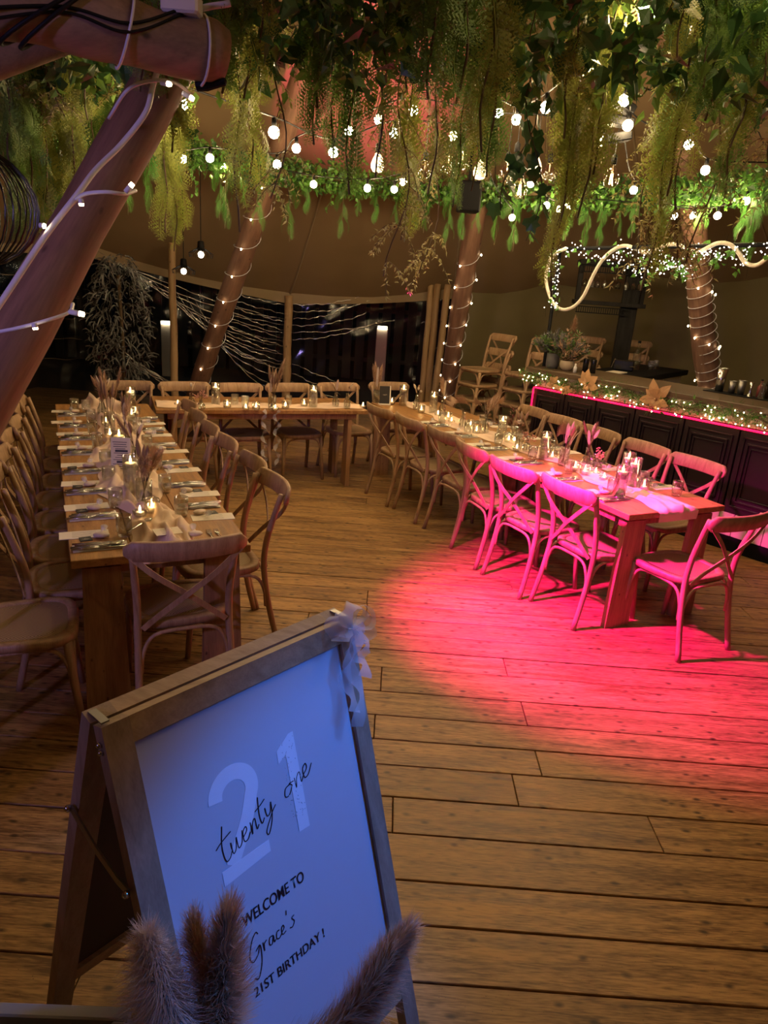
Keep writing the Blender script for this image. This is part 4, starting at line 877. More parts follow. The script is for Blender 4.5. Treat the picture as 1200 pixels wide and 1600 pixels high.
bottle(onc(1.12, .34), .33, .045, 'clear_glass', 'large clear bottle on the back counter', .35)
for k in range(4): TUM.place(onc(1.3 + .09 * k, .22 + .03 * (k % 2)), 0, 'clear tumbler, %s along from the large bottle on the back counter' % ORD[k], 'tumblers on the back counter')
t = thing('espresso_machine', 'small black machine with steel arm on the back counter', 'machine', onc(.80, .36), BRZ + .5)
MB().box((0, 0, .06), (.22, .16, .12), None, .012).build('body', 'black_gloss', t); MB().tube([(-.13, -.04, .02), (-.10, -.06, .13)], .009, 8).build('arm', 'steel', t); MB().tube([(.07, -.09, .05), (.12, -.15, .06)], .01, 8).build('handle', 'steel', t)
t = tag(MB().box((0, 0, .006), (.34, .16, .012), None, .003).build('serving_tray', 'paper'), 'pale flat tray lying on the back counter', 'tray'); t.location = onc(.34, .28); t.rotation_euler = (0, 0, CA)
# black gantry with hanging glasses
g0 = PY(966, 575, 9.05); gn = thing('glass_gantry', 'tall black shelf unit with hanging wine glasses behind the bar', 'shelf', (g0.x, g0.y, 0), -.12)
zt = PY(966, 413, 9.05).z; zs = PY(966, 476, 9.05).z
MB().box((0, 0, zt / 2), (.20, .06, zt), None, .004).build('post', 'black_wood', gn)
MB().box((-.64, .02, (zs + zt) / 2), (.06, .06, zt - zs + .06), None, .004).build('post', 'black_wood', gn); MB().box((.14, .02, (zs + zt) / 2), (.05, .05, zt - zs), None, .004).build('post', 'black_wood', gn)
MB().box((-.25, .05, zt), (.86, .30, .06), None, .004).build('shelf', 'black_wood', gn); MB().box((-.25, .05, zs), (.86, .30, .05), None, .004).build('shelf', 'black_wood', gn)
for z_, n_ in ((zt - .09, 22), (zs - .10, 22)):
    q = MB(); q.box((-.34, -.08, z_ + .05), (.62, .012, .012)); q.box((-.34, -.08, z_ - .02), (.62, .012, .012))
    for k in range(n_): q.box((-.64 + .6 * k / n_, -.08, z_ + .015), (.008, .008, .07))
    q.build('rack_bars', 'black', gn)
gy = gn.location
def wine():
    t = thing('wine_glass', 'w', 'glass'); MB().lathe([(.032, 0), (.032, -.003), (.004, -.008), (.004, -.075), (.025, -.095), (.036, -.13), (.032, -.17), (.030, -.17), (.034, -.13), (.022, -.097), (.001, -.085)], 14, cap=False).build('bowl', 'clear_glass', t, True); MB().tube([(.031 * math.cos(a), .031 * math.sin(a), -.17) for a in [2 * PI * i / 16 for i in range(16)]], .0012, 5, closed=True).build('rim', 'pvc_fold', t, True); return t
WG = Proto(wine)
for k, x in enumerate((-.58, -.50, -.43, -.36, -.18, -.10, .0, .06)): WG.place((gy.x + x * math.cos(.12), gy.y - x * math.sin(.12) - .02 - .06 * (k % 2), zt - .115), 0, 'wine glass hanging upside down from the black shelf unit', 'hanging wine glasses')
# dried foliage at the bar end, the neon's red painted into its leaves
t = thing('floor_foliage', 'reddish dried foliage on the floor at the end of the bar', 'plant', bp(-.30, .1, 0)); bouquet(t, .05, 60, .28, .75, 9, ['red_leaf', 'dried_grass'])

# ============================================================ GREENERY
def frond(q, a, b, wd, npair, sub, rr, twist=None):
    # pinnate frond: a root, b tip, leaflets made of sub-leaflets
    a, b = V(a), V(b); ax = (b - a); L_ = ax.length; ax.normalize(); x = ax.cross(rdir() if twist is None else twist).normalized(); nn = ax.cross(x)
    pts = [a.lerp(b, i / 6) + nn * .03 * math.sin(PI * i / 6) for i in range(7)]; q.strip(pts, x, [.004] * 6 + [.001])
    for i in range(npair):
        f = (i + .6) / npair; p = a.lerp(b, f) + nn * .03 * math.sin(PI * f); l_ = wd * .5 * math.sin(PI * (.10 + .87 * f)) ** .7 * rr.uniform(.85, 1.1)
        for s_ in (-1, 1):
            d_ = (x * s_ + ax * .55 + nn * rr.uniform(-.25, .25)).normalized(); pw = l_ * .30
            if sub:
                for k in range(sub):
                    g = (k + .5) / sub; c = p + d_ * l_ * g; w2 = pw * (1 - .7 * g) * 1.4
                    for s2 in (-1, 1):
                        d2 = (d_ * .8 + ax * s2).normalized(); q.add([c, c + d2 * w2 * .5 + d_ * w2 * .28, c + d2 * w2, c + d2 * w2 * .5 - d_ * w2 * .2], [(0, 1, 2, 3)])
            else:
                e = d_.cross(nn).normalized() * pw * .5; q.add([p, p + d_ * l_ * .5 + e, p + d_ * l_, p + d_ * l_ * .5 - e], [(0, 1, 2, 3)])
def strand_fern(seed, L_, wd, mt, label, group, n=6, sub=5, pairs=15):
    def fn():
        rr = random.Random(seed); t = thing('hanging_fern', label, 'hanging plant', (0, 0, 0), 0, group)
        MB().tube([(.01 * math.sin(i), .01 * math.cos(i * 1.3), -L_ * .9 * i / 10) for i in range(11)], .004, 5).build('stem', 'stem_brown', t)
        q = MB()
        for i in range(n):
            f = i / n; a = V((rr.uniform(-.02, .02), rr.uniform(-.02, .02), -L_ * f * .72 + .03)); ang = rr.uniform(0, 6.28); sp = rr.uniform(.02, .10) * (1.4 - f); b = a + V((sp * math.cos(ang), sp * math.sin(ang), -L_ * rr.uniform(.26, .36)))
            frond(q, a, b, wd * rr.uniform(.7, 1.1) * (1.1 - .4 * f), pairs, sub, rr)
        q.build('fronds', mt, t, False, 'stuff'); return t
    return Proto(fn)
def strand_feather(seed, L_, wd, mt, label, group, n=1500):
    def fn():
        rr = random.Random(seed); t = thing('hanging_fern', label, 'hanging plant', (0, 0, 0), 0, group)
        MB().tube([(.008 * math.sin(i), .008 * math.cos(i * 1.3), -L_ * .93 * i / 10) for i in range(11)], .003, 5).build('stem', 'stem_brown', t); q = MB()
        for i in range(n):
            f = rr.random() ** .8; k = wd * .5 * math.sin(PI * (.18 + .78 * f)) ** .8; a = rr.uniform(0, 6.28); c = V((.01 * math.sin(f * 10), .01 * math.cos(f * 13), -L_ * f * .95)); d_ = V((math.cos(a), math.sin(a), rr.uniform(-1.3, -.3))).normalized()
            q.strip([c + d_ * k * .15, c + d_ * k * rr.uniform(.6, 1.1)], V((-math.sin(a), math.cos(a), rr.uniform(-.5, .5))), [.0045, .0012])
        q.build('fronds', mt, t, False, 'stuff'); return t
    return Proto(fn)
def strand_twig(seed, L_, wd, mt, label, group, n=26):
    def fn():
        rr = random.Random(seed); t = thing('hanging_twig_spray', label, 'hanging plant', (0, 0, 0), 0, group); st = MB(); q = MB()
        main = [V((.03 * math.sin(i * .7 + seed), .03 * math.cos(i * .5), -L_ * i / 12)) for i in range(13)]; st.tube(main, .003, 4, False)
        for i in range(n):
            c = main[rr.randrange(1, 12)]; a = rr.uniform(0, 6.28); e = c + V((wd * .5 * math.cos(a), wd * .5 * math.sin(a), -rr.uniform(.05, .16))); pts = bez([c, c.lerp(e, .5) + V((0, 0, .02)), e], 8); st.tube(pts, .0013, 3, False)
            for p in pts[1:]:
                for s_ in range(3): leaf_shape(q, p, rdir() + V((0, 0, -.8)), rdir(), rr.uniform(.018, .03), .007)
        st.build('twigs', 'stem_brown', t, False, 'stuff'); q.build('leaves', mt, t, False, 'stuff'); return t
    return Proto(fn)
ivy_me = None
def ivy_leaf_mesh(mt, sz, nm):
    out = [(0, 0), (.30, -.12), (.5, .12), (.32, .38), (.42, .62), (.16, .66), (0, 1.0), (-.16, .66), (-.42, .62), (-.32, .38), (-.5, .12), (-.30, -.12)]
    q = MB(); q.add([(x * sz, y * sz, -.10 * sz * abs(x) * 2 - .12 * sz * y * y) for x, y in out] + [(0, .35 * sz, .03 * sz)], [(i, (i + 1) % 12, 12) for i in range(12)]); return q.mesh(nm, mt)
IVD, IVG = ivy_leaf_mesh('ivy_dark', .075, 'leaf'), ivy_leaf_mesh('ivy_green', .05, 'leaf')
def strand_ivy(seed, L_, me, n, label, group):
    def fn():
        rr = random.Random(seed); t = thing('hanging_ivy', label, 'hanging plant', (0, 0, 0), 0, group); main = [V((.04 * math.sin(i * .6 + seed), .03 * math.cos(i * .45), -L_ * i / 14)) for i in range(15)]; MB().tube(main, .0022, 4).build('vine', 'stem_brown', t)
        for i in range(n):
            f = (i + .5) / n; k = f * 13.99; c = main[int(k)].lerp(main[int(k) + 1], k % 1); o = link('leaf', me, t); a = rr.uniform(0, 6.28); o.location = c + V((.02 * math.cos(a), .02 * math.sin(a), 0)); o.rotation_euler = (rr.uniform(-2.4, -1.2), rr.uniform(-.5, .5), a); o.scale = (rr.uniform(.7, 1.15),) * 3
        return t
    return Proto(fn)
HC, HR, HZ = V((.3, 5.3, 0)), 2.75, 2.93
GF, GB, GL = 'trailing plants on the near side of the hoop', 'trailing plants on the far side of the hoop', 'trailing plants over the thick pole'
FY = [strand_fern(100 + k, .75 + .08 * k, .19, 'fern_yellow', 'yellow-green lacy fern trailing from the near side of the hoop', GF, 8, 5, 15) for k in range(4)]
FG = [strand_fern(120 + k, .62 + .08 * k, .13, 'feather_green', 'bright green feathery fern trailing from the far side of the hoop', GB, 9, 3, 17) for k in range(3)]
FD = [strand_fern(130 + k, .70 + .08 * k, .17, 'fern_green', 'mossy green feathery fern trailing in front of the roof canvas', GF, 11, 4, 19) for k in range(3)]
TW = [strand_twig(140 + k, .75 + .1 * k, .22, 'twig_leaf', 'pale twiggy spray trailing from the near side of the hoop', GF) for k in range(2)]
ID = [strand_ivy(150 + k, .55 + .12 * k, IVD, 16, 'dark large-leaved ivy trailing from the near side of the hoop', GF) for k in range(3)]
IG = [strand_ivy(160 + k, .42 + .1 * k, IVG, 20, 'small-leaved bright ivy trailing from the far side of the hoop', GB) for k in range(2)]
# the hoop and its leafy ring
hoop = thing('plant_hoop', 'big round hoop wound with leaves that carries the trailing plants', 'hoop', (HC.x, HC.y, HZ))
MB().tube([(HR * math.cos(a), HR * math.sin(a), .03 * math.sin(5 * a)) for a in [2 * PI * i / 72 for i in range(72)]], .03, 8, closed=True).build('ring', 'stem_brown', hoop, True)
rl = random.Random(21)
for mt_, n_, sz in (('ivy_dark', 2600, .085), ('ivy_green', 3000, .055), ('fern_green', 1500, .05)):
    q = MB()
    for i in range(n_):
        a = rl.uniform(0, 2 * PI); sp = .13; p = V(((HR + rl.gauss(0, sp)) * math.cos(a), (HR + rl.gauss(0, sp)) * math.sin(a), rl.gauss(0, .07))); leaf_shape(q, p, rdir() + V((0, 0, -.5)), rdir(), sz * rl.uniform(.7, 1.2), sz * .62)
    q.build('leaves', mt_, hoop, False, 'stuff')
for mt_, n_, sz, a0_, a1_, zlo, zhi, spr in (('ivy_dark', 3200, .085, PI * 1.08, PI * 1.92, -.34, .02, .16), ('fern_green', 2600, .05, PI * 1.08, PI * 1.92, -.40, .0, .18), ('ivy_green', 3600, .07, .0, PI, -.14, .10, .14)):
    q = MB()
    for i in range(n_):
        a = rl.uniform(a0_, a1_); p = V(((HR + rl.gauss(0, spr)) * math.cos(a), (HR + rl.gauss(0, spr)) * math.sin(a), rl.uniform(zlo, zhi))); leaf_shape(q, p, rdir() + V((0, 0, -.6)), rdir(), sz * rl.uniform(.7, 1.2), sz * .6)
    q.build('leaves', mt_, hoop, False, 'stuff')
for k in range(6):
    a = 2 * PI * k / 6 + .3; MB().tube([(HR * math.cos(a), HR * math.sin(a), 0), (.3 * math.cos(a), .3 * math.sin(a), 2.6)], .004, 5).build('hanger', 'cable_black', hoop)
def on_hoop(a, dr=0, dz=0): return V((HC.x + (HR + dr) * math.cos(a), HC.y + (HR + dr) * math.sin(a), HZ + dz))
KIND = {}
for _k, _n in ((FY, 'yellow-green lacy fern'), (FG, 'bright green feathery fern'), (FD, 'mossy green feathery fern'), (TW, 'pale twiggy spray'), (ID, 'dark large-leaved ivy'), (IG, 'small-leaved bright ivy')):
    for _p in _k: KIND[_p] = _n
def hang(pr, loc, sc, grp):
    loc = V(loc); x = loc.x
    if loc.y > 5.3: w_ = 'beside the far leaning pole' if x < -1.7 else 'in front of the clear windows' if x < .1 else 'around the upright pole and loudspeaker' if x < 1.1 else 'high in front of the bar' if x < 2.4 else 'over the black pipe of the bar'
    else: w_ = 'over the chairs by the thick pole' if x < -1.6 else 'crossing the thick pole' if x < -1.0 else 'close to the tied log' if x < -.55 else 'above the head chair' if x < -.2 else 'above the top table ribbons' if x < .1 else 'in front of the hub' if x < .55 else 'between hub and junction boxes' if x < .9 else 'beside the junction boxes' if x < 1.3 else 'above the pink-lit chair' if x < 1.7 else 'nearest the bar pole'
    return pr.place(loc, rl.uniform(0, 6), '%s trailing from the hoop %s' % (KIND[pr], w_), grp, sc)
# far side
N_ = 58
for i in range(N_):
    a = -.35 + (PI + .75) * (i + rl.uniform(-.3, .3)) / N_
    pr = rl.choice(FG + FG + FG + IG)
    hang(pr, on_hoop(a, rl.uniform(-.10, .10), rl.uniform(-.03, .03)), rl.uniform(.55, 1.0), GB)
# near side: lots of overlapping strands
N_ = 105
for i in range(N_):
    a = PI + .15 + (PI - .3) * (i + rl.uniform(-.4, .4)) / N_
    pr = rl.choice(FY + FY + FD + FD + TW + ID)
    hang(pr, on_hoop(a, rl.uniform(-.12, .45), rl.uniform(-.08, .06)), (lambda k_: (k_ * 1.5, k_ * 1.5, k_))(rl.uniform(.32, .72)), GF)
# long ones that reach furthest down, and the inner row above the lights
for px, py, Y, pr, s_ in ((372, -40, 3.05, FY[3], 1.0), (395, 20, 3.3, FY[1], .9), (560, -60, 3.0, FD[2], 1.0), (530, -40, 3.1, FD[1], .9), (500, -60, 3.0, FD[0], .95), (640, 70, 3.4, TW[1], 1.1), (650, 60, 3.5, FY[2], 1.0), (690, 150, 4.2, TW[0], 1.2), (735, 60, 3.4, FD[2], .85), (790, 0, 3.2, FD[1], .9), (765, 40, 3.4, FY[1], .85), (905, 120, 3.2, FY[3], .95), (915, 60, 3.1, FY[0], 1.0), (960, -20, 3.0, FY[2], .95), (975, -60, 2.9, FY[1], .9), (1080, 40, 3.3, FY[3], 1.15), (1050, 60, 3.4, TW[1], 1.1), (1110, 60, 3.3, TW[0], 1.15), (1090, -20, 3.2, FD[0], 1.0), (1160, 20, 3.1, TW[1], 1.05), (1195, -20, 3.0, FD[1], 1.0), (255, 130, 3.6, FY[0], .95), (270, 170, 3.8, FY[2], .8), (700, -30, 3.1, FY[2], .9), (610, -50, 2.9, FY[1], .9), (870, -40, 2.9, ID[2], 1.1), (840, -10, 3.0, ID[1], 1.1), (440, -20, 3.0, TW[0], .95)):
    hang(pr, PY(px, py, Y), (s_ * 1.05, s_ * 1.05, s_), GF)
for px, py, Y, pr, s_ in ((20, 90, 3.4, FY[0], .95), (55, 110, 3.5, FD[1], 1.0), (95, 80, 3.6, FD[2], 1.0), (130, 100, 3.7, FY[2], .85), (165, 110, 3.8, FD[0], .85), (10, 140, 3.2, FD[2], .75), (75, 60, 3.3, ID[1], .9), (120, 60, 3.5, ID[0], .9), (190, 90, 3.9, FY[1], .7), (150, 150, 4.0, TW[0], .7), (45, 160, 3.6, FY[3], .65), (30, 60, 3.1, FD[0], .9), (60, 80, 3.2, FY[1], .95), (85, 100, 3.4, FD[2], .95), (105, 90, 3.3, FY[0], .9), (5, 100, 3.0, FD[1], .9), (140, 90, 3.6, FD[1], .8), (120, 120, 3.8, TW[1], .8), (70, 130, 3.7, FD[0], .8), (25, 150, 3.5, FY[2], .75), (175, 80, 3.7, FD[2], .8)):
    o = pr.place(PY(px, py, Y), rl.uniform(0, 6), KIND[pr] + ' hanging under the roof between thick pole and ' + ('wire lantern' if px < 60 else 'curly plant' if px < 120 else 'cage lamps'), GL, (s_ * 1.05, s_ * 1.05, s_))
# ============================================================ FESTOON LIGHTS
def festoon():
    t = thing('festoon_bulb', 'b', 'light bulb'); MB().lathe([(.001, .075), (.013, .07), (.014, .03), (.012, .026)], 10, cap=False).build('socket', 'black', t, True); MB().ball((0, 0, 0), .031, 12).build('bulb', 'bulb_warm', t, True); return t
FB = Proto(festoon)
def edison(fil):
    def fn():
        t = thing('globe_bulb', 'b', 'light bulb'); prof = [(.002, -.055), (.03, -.048), (.047, -.025), (.052, 0), (.046, .028), (.028, .055), (.017, .075), (.015, .09)]
        MB().lathe(prof, 18, cap=False).build('globe', 'bulb_glass', t, True); MB().lathe([(.016, .085), (.019, .09), (.019, .135), (.006, .15), (.001, .15)], 12, cap=False).build('socket', 'black', t, True)
        MB().tube([(.0, 0, .09), (0, 0, .03)], .004, 6).build('stem', 'wax', t)
        if fil:
            q = MB()
            for k in range(4): a = k * PI / 2 + .4; q.tube([(.006 * math.cos(a), .006 * math.sin(a), .03), (.013 * math.cos(a), .013 * math.sin(a), -.03)], .0016, 4)
            q.build('filament', 'filament', t)
        MB().tube([(0, 0, .15), (0, 0, .42)], .003, 4).build('cord', 'cable_black', t); return t
    return Proto(fn)
ED, EU = edison(True), edison(False)
def pear():
    t = thing('pear_bulb', 'b', 'light bulb'); MB().lathe([(.002, -.05), (.028, -.044), (.042, -.022), (.044, 0), (.034, .03), (.02, .055), (.017, .07)], 16, cap=False).build('globe', 'bulb_soft', t, True); MB().lathe([(.018, .066), (.02, .07), (.02, .12), (.001, .13)], 12, cap=False).build('socket', 'black', t, True); MB().tube([(0, 0, .13), (0, 0, .42)], .003, 4).build('cord', 'cable_black', t); return t
PE = Proto(pear)
strings = [[(235, 128, 2.9), (282, 163, 3.3), (428, 207, 4.2), (521, 238, 4.8), (616, 208, 5.1), (708, 213, 5.3), (745, 205, 5.35)],
           [(250, 215, 6.0), (286, 249, 6.0), (328, 247, 5.9), (433, 257, 5.7), (463, 232, 5.5), (545, 205, 5.2), (592, 187, 5.1), (646, 173, 5.2), (745, 190, 5.35)],
           [(310, 250, 7.3), (349, 261, 7.2), (490, 288, 7.0), (574, 294, 6.8), (630, 284, 6.4), (665, 262, 6.0), (745, 210, 5.35)],
           [(745, 190, 5.35), (779, 177, 5.2), (807, 187, 5.0), (853, 168, 4.4), (920, 110, 3.6), (1011, 22, 2.9), (1060, -60, 2.6)],
           [(745, 195, 5.35), (850, 200, 5.2), (941, 220, 5.0), (981, 196, 4.7), (975, 157, 4.4), (1100, 190, 4.4), (1230, 200, 4.4)],
           [(970, 185, 4.8), (1010, 215, 5.0), (1076, 226, 5.2), (1102, 266, 5.4), (1200, 272, 5.6), (1260, 275, 5.6)],
           [(970, 190, 4.8), (975, 250, 5.6), (990, 297, 6.2), (1053, 337, 6.6), (1121, 337, 6.6), (1166, 314, 6.3), (1230, 290, 6.0)],
           [(745, 215, 5.35), (800, 260, 6.3), (829, 287, 6.8), (854, 321, 7.2), (874, 327, 7.3), (888, 322, 7.2), (990, 330, 7.0), (1083, 337, 6.8)],
           [(1011, 22, 2.9), (1260, -160, 2.4), (1560, -420, 1.9), (1900, -900, 1.35)],  # bulbs past the first are out of view, added to brighten the near floor
           [(745, 215, 5.35), (660, 270, 6.4), (616, 296, 7.0), (600, 290, 7.4)], [(745, 215, 5.35), (770, 300, 7.0), (800, 340, 7.5)]]
nob = {(235, 128, 2.9), (745, 205, 5.35), (250, 215, 6.0), (745, 190, 5.35), (310, 250, 7.3), (745, 210, 5.35), (1060, -60, 2.6), (745, 195, 5.35), (850, 200, 5.2), (1100, 190, 4.4), (1230, 200, 4.4), (970, 185, 4.8), (1010, 215, 5.0), (1260, 275, 5.6), (970, 190, 4.8), (975, 250, 5.6), (1230, 290, 6.0), (745, 215, 5.35), (800, 260, 6.3), (990, 330, 7.0), (600, 290, 7.4), (770, 300, 7.0), (665, 262, 6.0), (660, 270, 6.4), (1200, 272, 5.6)}
for st in strings:
    pts = [PY(*s_) + V((0, 0, .075)) for s_ in st]; tag(MB().tube(bez(pts, 40), .005, 5).build('festoon_cable', 'cable_black', None, True), 'black festoon cable carrying round bulbs under the canopy', 'cable', 'festoon cables')
    for s_ in st:
        if s_ not in nob: FB.place(PY(*s_), rl.uniform(0, 6), 'lit round festoon bulb on a black cable under the canopy', 'festoon bulbs')
FB.place(PY(67, 194, 5.0), 0, 'lit round festoon bulb on a black cable under the canopy', 'festoon bulbs')
for px, py in ((791, 275), (805, 260), (857, 276), (886, 268), (663, 272), (700, 262), (722, 258), (933, 250)): EU.place(PY(px, py, 5.3 + rl.uniform(-.15, .15)), 0, 'clear unlit globe bulb in the cluster under the hub', 'clear globe bulbs')
for px, py in ((812, 297), (955, 280)): ED.place(PY(px, py, 5.0), 0, 'clear globe bulb with glowing filament under the hub', 'filament globe bulbs')
for px, py, Y in ((590, 257, 5.0), (750, 268, 5.0), (836, 262, 5.0)): PE.place(PY(px, py, Y), 0, 'soft glowing pear bulb hanging below the strings', 'pear bulbs')
# hub: stacked black plates on a pole
hp = PY(750, 260, 5.6); t = thing('light_hub', 'stacked black plates of the lighting hub under the apex', 'light hub', hp)
MB().tube([(0, 0, -.1), (0, 0, 1.6)], .02, 8).build('rod', 'black', t)
for k in range(6): MB().box((.02 * math.sin(k * 2), 0, .16 + .12 * k), (.17 - .012 * k, .14, .05), Matrix.Rotation(.2 * k, 3, 'Z'), .006).build('plate', 'black', t)
q = MB(); hp = PY(968, 190, 4.8); t = thing('cable_junction', 'black junction boxes where the festoon cables meet', 'junction box', hp)
for k in range(3): MB().box((.0, 0, -.09 + .09 * k), (.16, .10, .05), Matrix.Rotation(.3 * k - .2, 3, 'Y'), .006).build('box', 'black', t)
sp_ = PY(733, 308, 7.2); t = thing('loudspeaker', 'small black loudspeaker box on the pole below the hub', 'speaker', sp_, .1); MB().box((0, 0, 0), (.20, .18, .27), None, .01).build('cabinet', 'black', t); MB().box((0, -.093, 0), (.17, .008, .24), None, .003).build('grille', 'black', t); MB().tube([(0, .06, .13), (0, .12, .9)], .015, 6).build('bracket', 'black', t)
# pendant lamps by the window
def pend(px, py, Y):
    t = thing('pendant_lamp', 'small black cage pendant lamp with lit bulb near the clear window', 'lamp', PY(px, py, Y), 0, 'cage pendant lamps')
    MB().lathe([(.02, .14), (.035, .13), (.04, .05), (.03, .04)], 14, cap=False).build('cap', 'black', t, True); MB().ball((0, 0, 0), .035, 10).build('bulb', 'lamp_out', t, True); MB().tube([(0, 0, .13), (0, 0, .9)], .005, 5).build('cord', 'cable_black', t)
    for k in range(16): a = 2 * PI * k / 16; MB().tube([(.03 * math.cos(a), .03 * math.sin(a), .07), (.13 * math.cos(a), .13 * math.sin(a), .01), (.12 * math.cos(a), .12 * math.sin(a), -.03)], .003, 4).build('cage_wire', 'black', t)
pend(314, 398, 7.9); pend(287, 424, 8.4)
# curly dark plant by the window
cp = PY(188, 500, 8.3); t = thing('curly_plant', 'dark bushy plant of curled grey leaves beside the clear window', 'plant', (cp.x, cp.y, 0))
MB().lathe([(.001, 0), (.16, 0), (.2, .35), (.17, .35), (.15, .3), (.001, .3)], 18, cap=False).build('pot', 'black', t, True); MB().tube([(0, 0, .3), (.02, 0, 1.0), (0, 0, 1.8)], .02, 6).build('trunk', 'stem_brown', t, True); q = MB(); rr = random.Random(31)
for i in range(900):
    z_ = rr.uniform(.55, 2.02); r_ = .36 * math.sin(PI * min(1, max(.08, (z_ - .42) / 1.7))) ** .6; a = rr.uniform(0, 6.28); k = r_ * math.sqrt(rr.uniform(.3, 1)); c = V((k * math.cos(a), k * math.sin(a), z_)); d_ = (rdir() + V((math.cos(a), math.sin(a), -.4))).normalized(); e = rdir(); L_ = rr.uniform(.06, .12); q.strip([c, c + d_ * L_ * .5 + e * .02, c + d_ * L_ * .8 + e * .05 + V((0, 0, -.03)), c + d_ * L_ * .6 + e * .07 + V((0, 0, -.05))], e.cross(d_), [.010, .016, .012, .002])
q.build('curled_leaves', 'grey_curl', t, False, 'stuff')
# ============================================================ OUTSIDE, IN THE DARK
for px, Y, lab in ((598, 14.0, 'pale lit bollard lamp in front of the outdoor fence'), (262, 13.5, 'pale lit bollard lamp seen through the window by the curly plant')):
    py = 508 if px > 400 else 500; p = PY(px, py, Y); t = thing('bollard_lamp', lab, 'outdoor lamp', (p.x, p.y, 0)); MB().box((0, 0, (p.z - .07) / 2 - .035), (.22, .18, p.z + .0), None, .01).build('post', 'bar_white', t); MB().box((0, 0, p.z), (.26, .22, .03), None, .008).build('cap', 'black', t); MB().box((0, -.05, p.z - .045), (.18, .16, .05), None, .004).build('lamp', 'lamp_out', t)
fn_ = thing('slat_fence', 'dark upright slat fence outside the clear windows', 'fence', (-1.0, 14.6, 0))
for k in range(46):
    x = -6 + .26 * k; MB().box((x, .02 * math.sin(k * 3), .85), (.18, .03, 1.7), None, .004).build('slat', 'fence', fn_)
for z_ in (.4, 1.4): MB().box((0, .06, z_), (12, .05, .08)).build('rail', 'fence', fn_)
# ============================================================ WELCOME SIGN
SO = V((-.4826, 1.0576, 1.12)); SX = V((.6373, .7706, 0)); SN = V((.7706, -.6373, 0)); SDn = V((.2293, -.1896, -.9547)); SF = SX.cross(SDn); SF = -SF if SF.dot(CAM - SO) < 0 else SF
sign = thing('a_board_sign', 'wooden A-board welcome sign with a bow on its corner', 'sign', (0, 0, 0))
def sp(u, v, h=0): return SO + SX * u + SDn * v + SF * h
def sbox(u0, u1, v0, v1, h0, h1, nm, mt, par=None, dn=SDn, fo=SF, o=SO):
    q = MB(); pt = lambda u, v, h: o + SX * u + dn * v + fo * h
    q.add([pt(u, v, h) for h in (h0, h1) for u, v in ((u0, v0), (u1, v0), (u1, v1), (u0, v1))], [(3, 2, 1, 0), (4, 5, 6, 7)] + [(i, (i + 1) % 4, 4 + (i + 1) % 4, 4 + i) for i in range(4)]); return q.build(nm, mt, par or sign)
SW = .66; TH = .032; LS = 1.172
ff = sbox(0, .055, 0, LS, -TH, 0, 'front_stile', 'sign_stile_wood'); sbox(SW - .047, SW, 0, LS, -TH, 0, 'front_stile', 'sign_stile_wood')
sbox(.055, SW - .047, 0, .052, -TH, -.0008, 'front_rail', 'sign_wood'); sbox(.055, SW - .047, .98, 1.03, -TH, -.0008, 'front_rail', 'sign_wood')
plain('sign_white', (.54, .57, .64), .28)
panel = sbox(.055, SW - .047, .052, .98, -.018, -.012, 'panel', 'sign_white')
RDn = V((-SDn.x, -SDn.y, SDn.z)); RO = SO - SN * (.034 + .030) + V((0, 0, .004)); RF = SX.cross(RDn); RF = -RF if RF.dot(SN) > 0 else RF
LR = LS + .004
for u0, u1 in ((-.004, .05), (SW - .05, SW + .002)): sbox(u0, u1, 0, LR, -TH, 0, 'rear_stile', 'sign_stile_wood', None, RDn, RF, RO)
sbox(.05, SW - .05, 0, .055, -TH, 0, 'rear_rail', 'sign_wood', None, RDn, RF, RO); sbox(.05, SW - .05, .96, 1.01, -TH, 0, 'rear_rail', 'sign_wood', None, RDn, RF, RO)
plain('board_back', (.06, .04, .03), .7); sbox(.05, SW - .05, .055, .96, -.02, -.012, 'rear_panel', 'board_back', None, RDn, RF, RO)
for u in (.03, SW - .03): # hinges
    q = MB(); q.box(SO + SX * (u - .018 if u < .3 else u + .018) - SN * .032 + V((0, 0, .003)), (.016, .05, .004), Matrix.Rotation(math.atan2(SX.y, SX.x), 3, 'Z')); q.build('hinge', 'steel_dull', sign)
a0, b0 = sp(-.006, .33, -.02), RO + RDn * .26 - SX * .012 + RF * -.015
MB().strip([b0, b0.lerp(a0, .45) + V((0, 0, -.015)), b0.lerp(a0, .8) + V((0, 0, -.012)), a0], V((0, 0, 1)), .018, .004).build('stay', 'steel_dull', sign)
for p in (a0, b0): MB().ball(p - SX * .006, .008, 8).build('screw', 'steel', sign, True)
for (u, v) in ((-.004, .05), (-.004, .035)): MB().ball(sp(u, v, -.016), .006, 8).build('screw', 'steel', sign, True)
# lettering
plain('vinyl_white', (.80, .83, .90), .12); plain('vinyl_black', (.012, .012, .02), .4)
HP = -.0115
def stroke(pts, wd, mt, nm, h=HP, smooth=True, n=None):
    P3 = [sp(u, v, h) for u, v in pts]; P3 = bez(P3, n or 6 * len(P3)) if smooth else P3; q = MB(); k = len(P3)
    dirs = []
    for i in range(k): t_ = (P3[min(k - 1, i + 1)] - P3[max(0, i - 1)]).normalized(); dirs.append(t_.cross(SF))
    q.strip(P3, dirs, wd, .0006); return q.build(nm, mt, panel)
def poly(pts, mt, nm, h=HP): q = MB(); q.prism(pts, SO + SF * h, SX, SDn, SF, .0006); return q.build(nm, mt, panel)
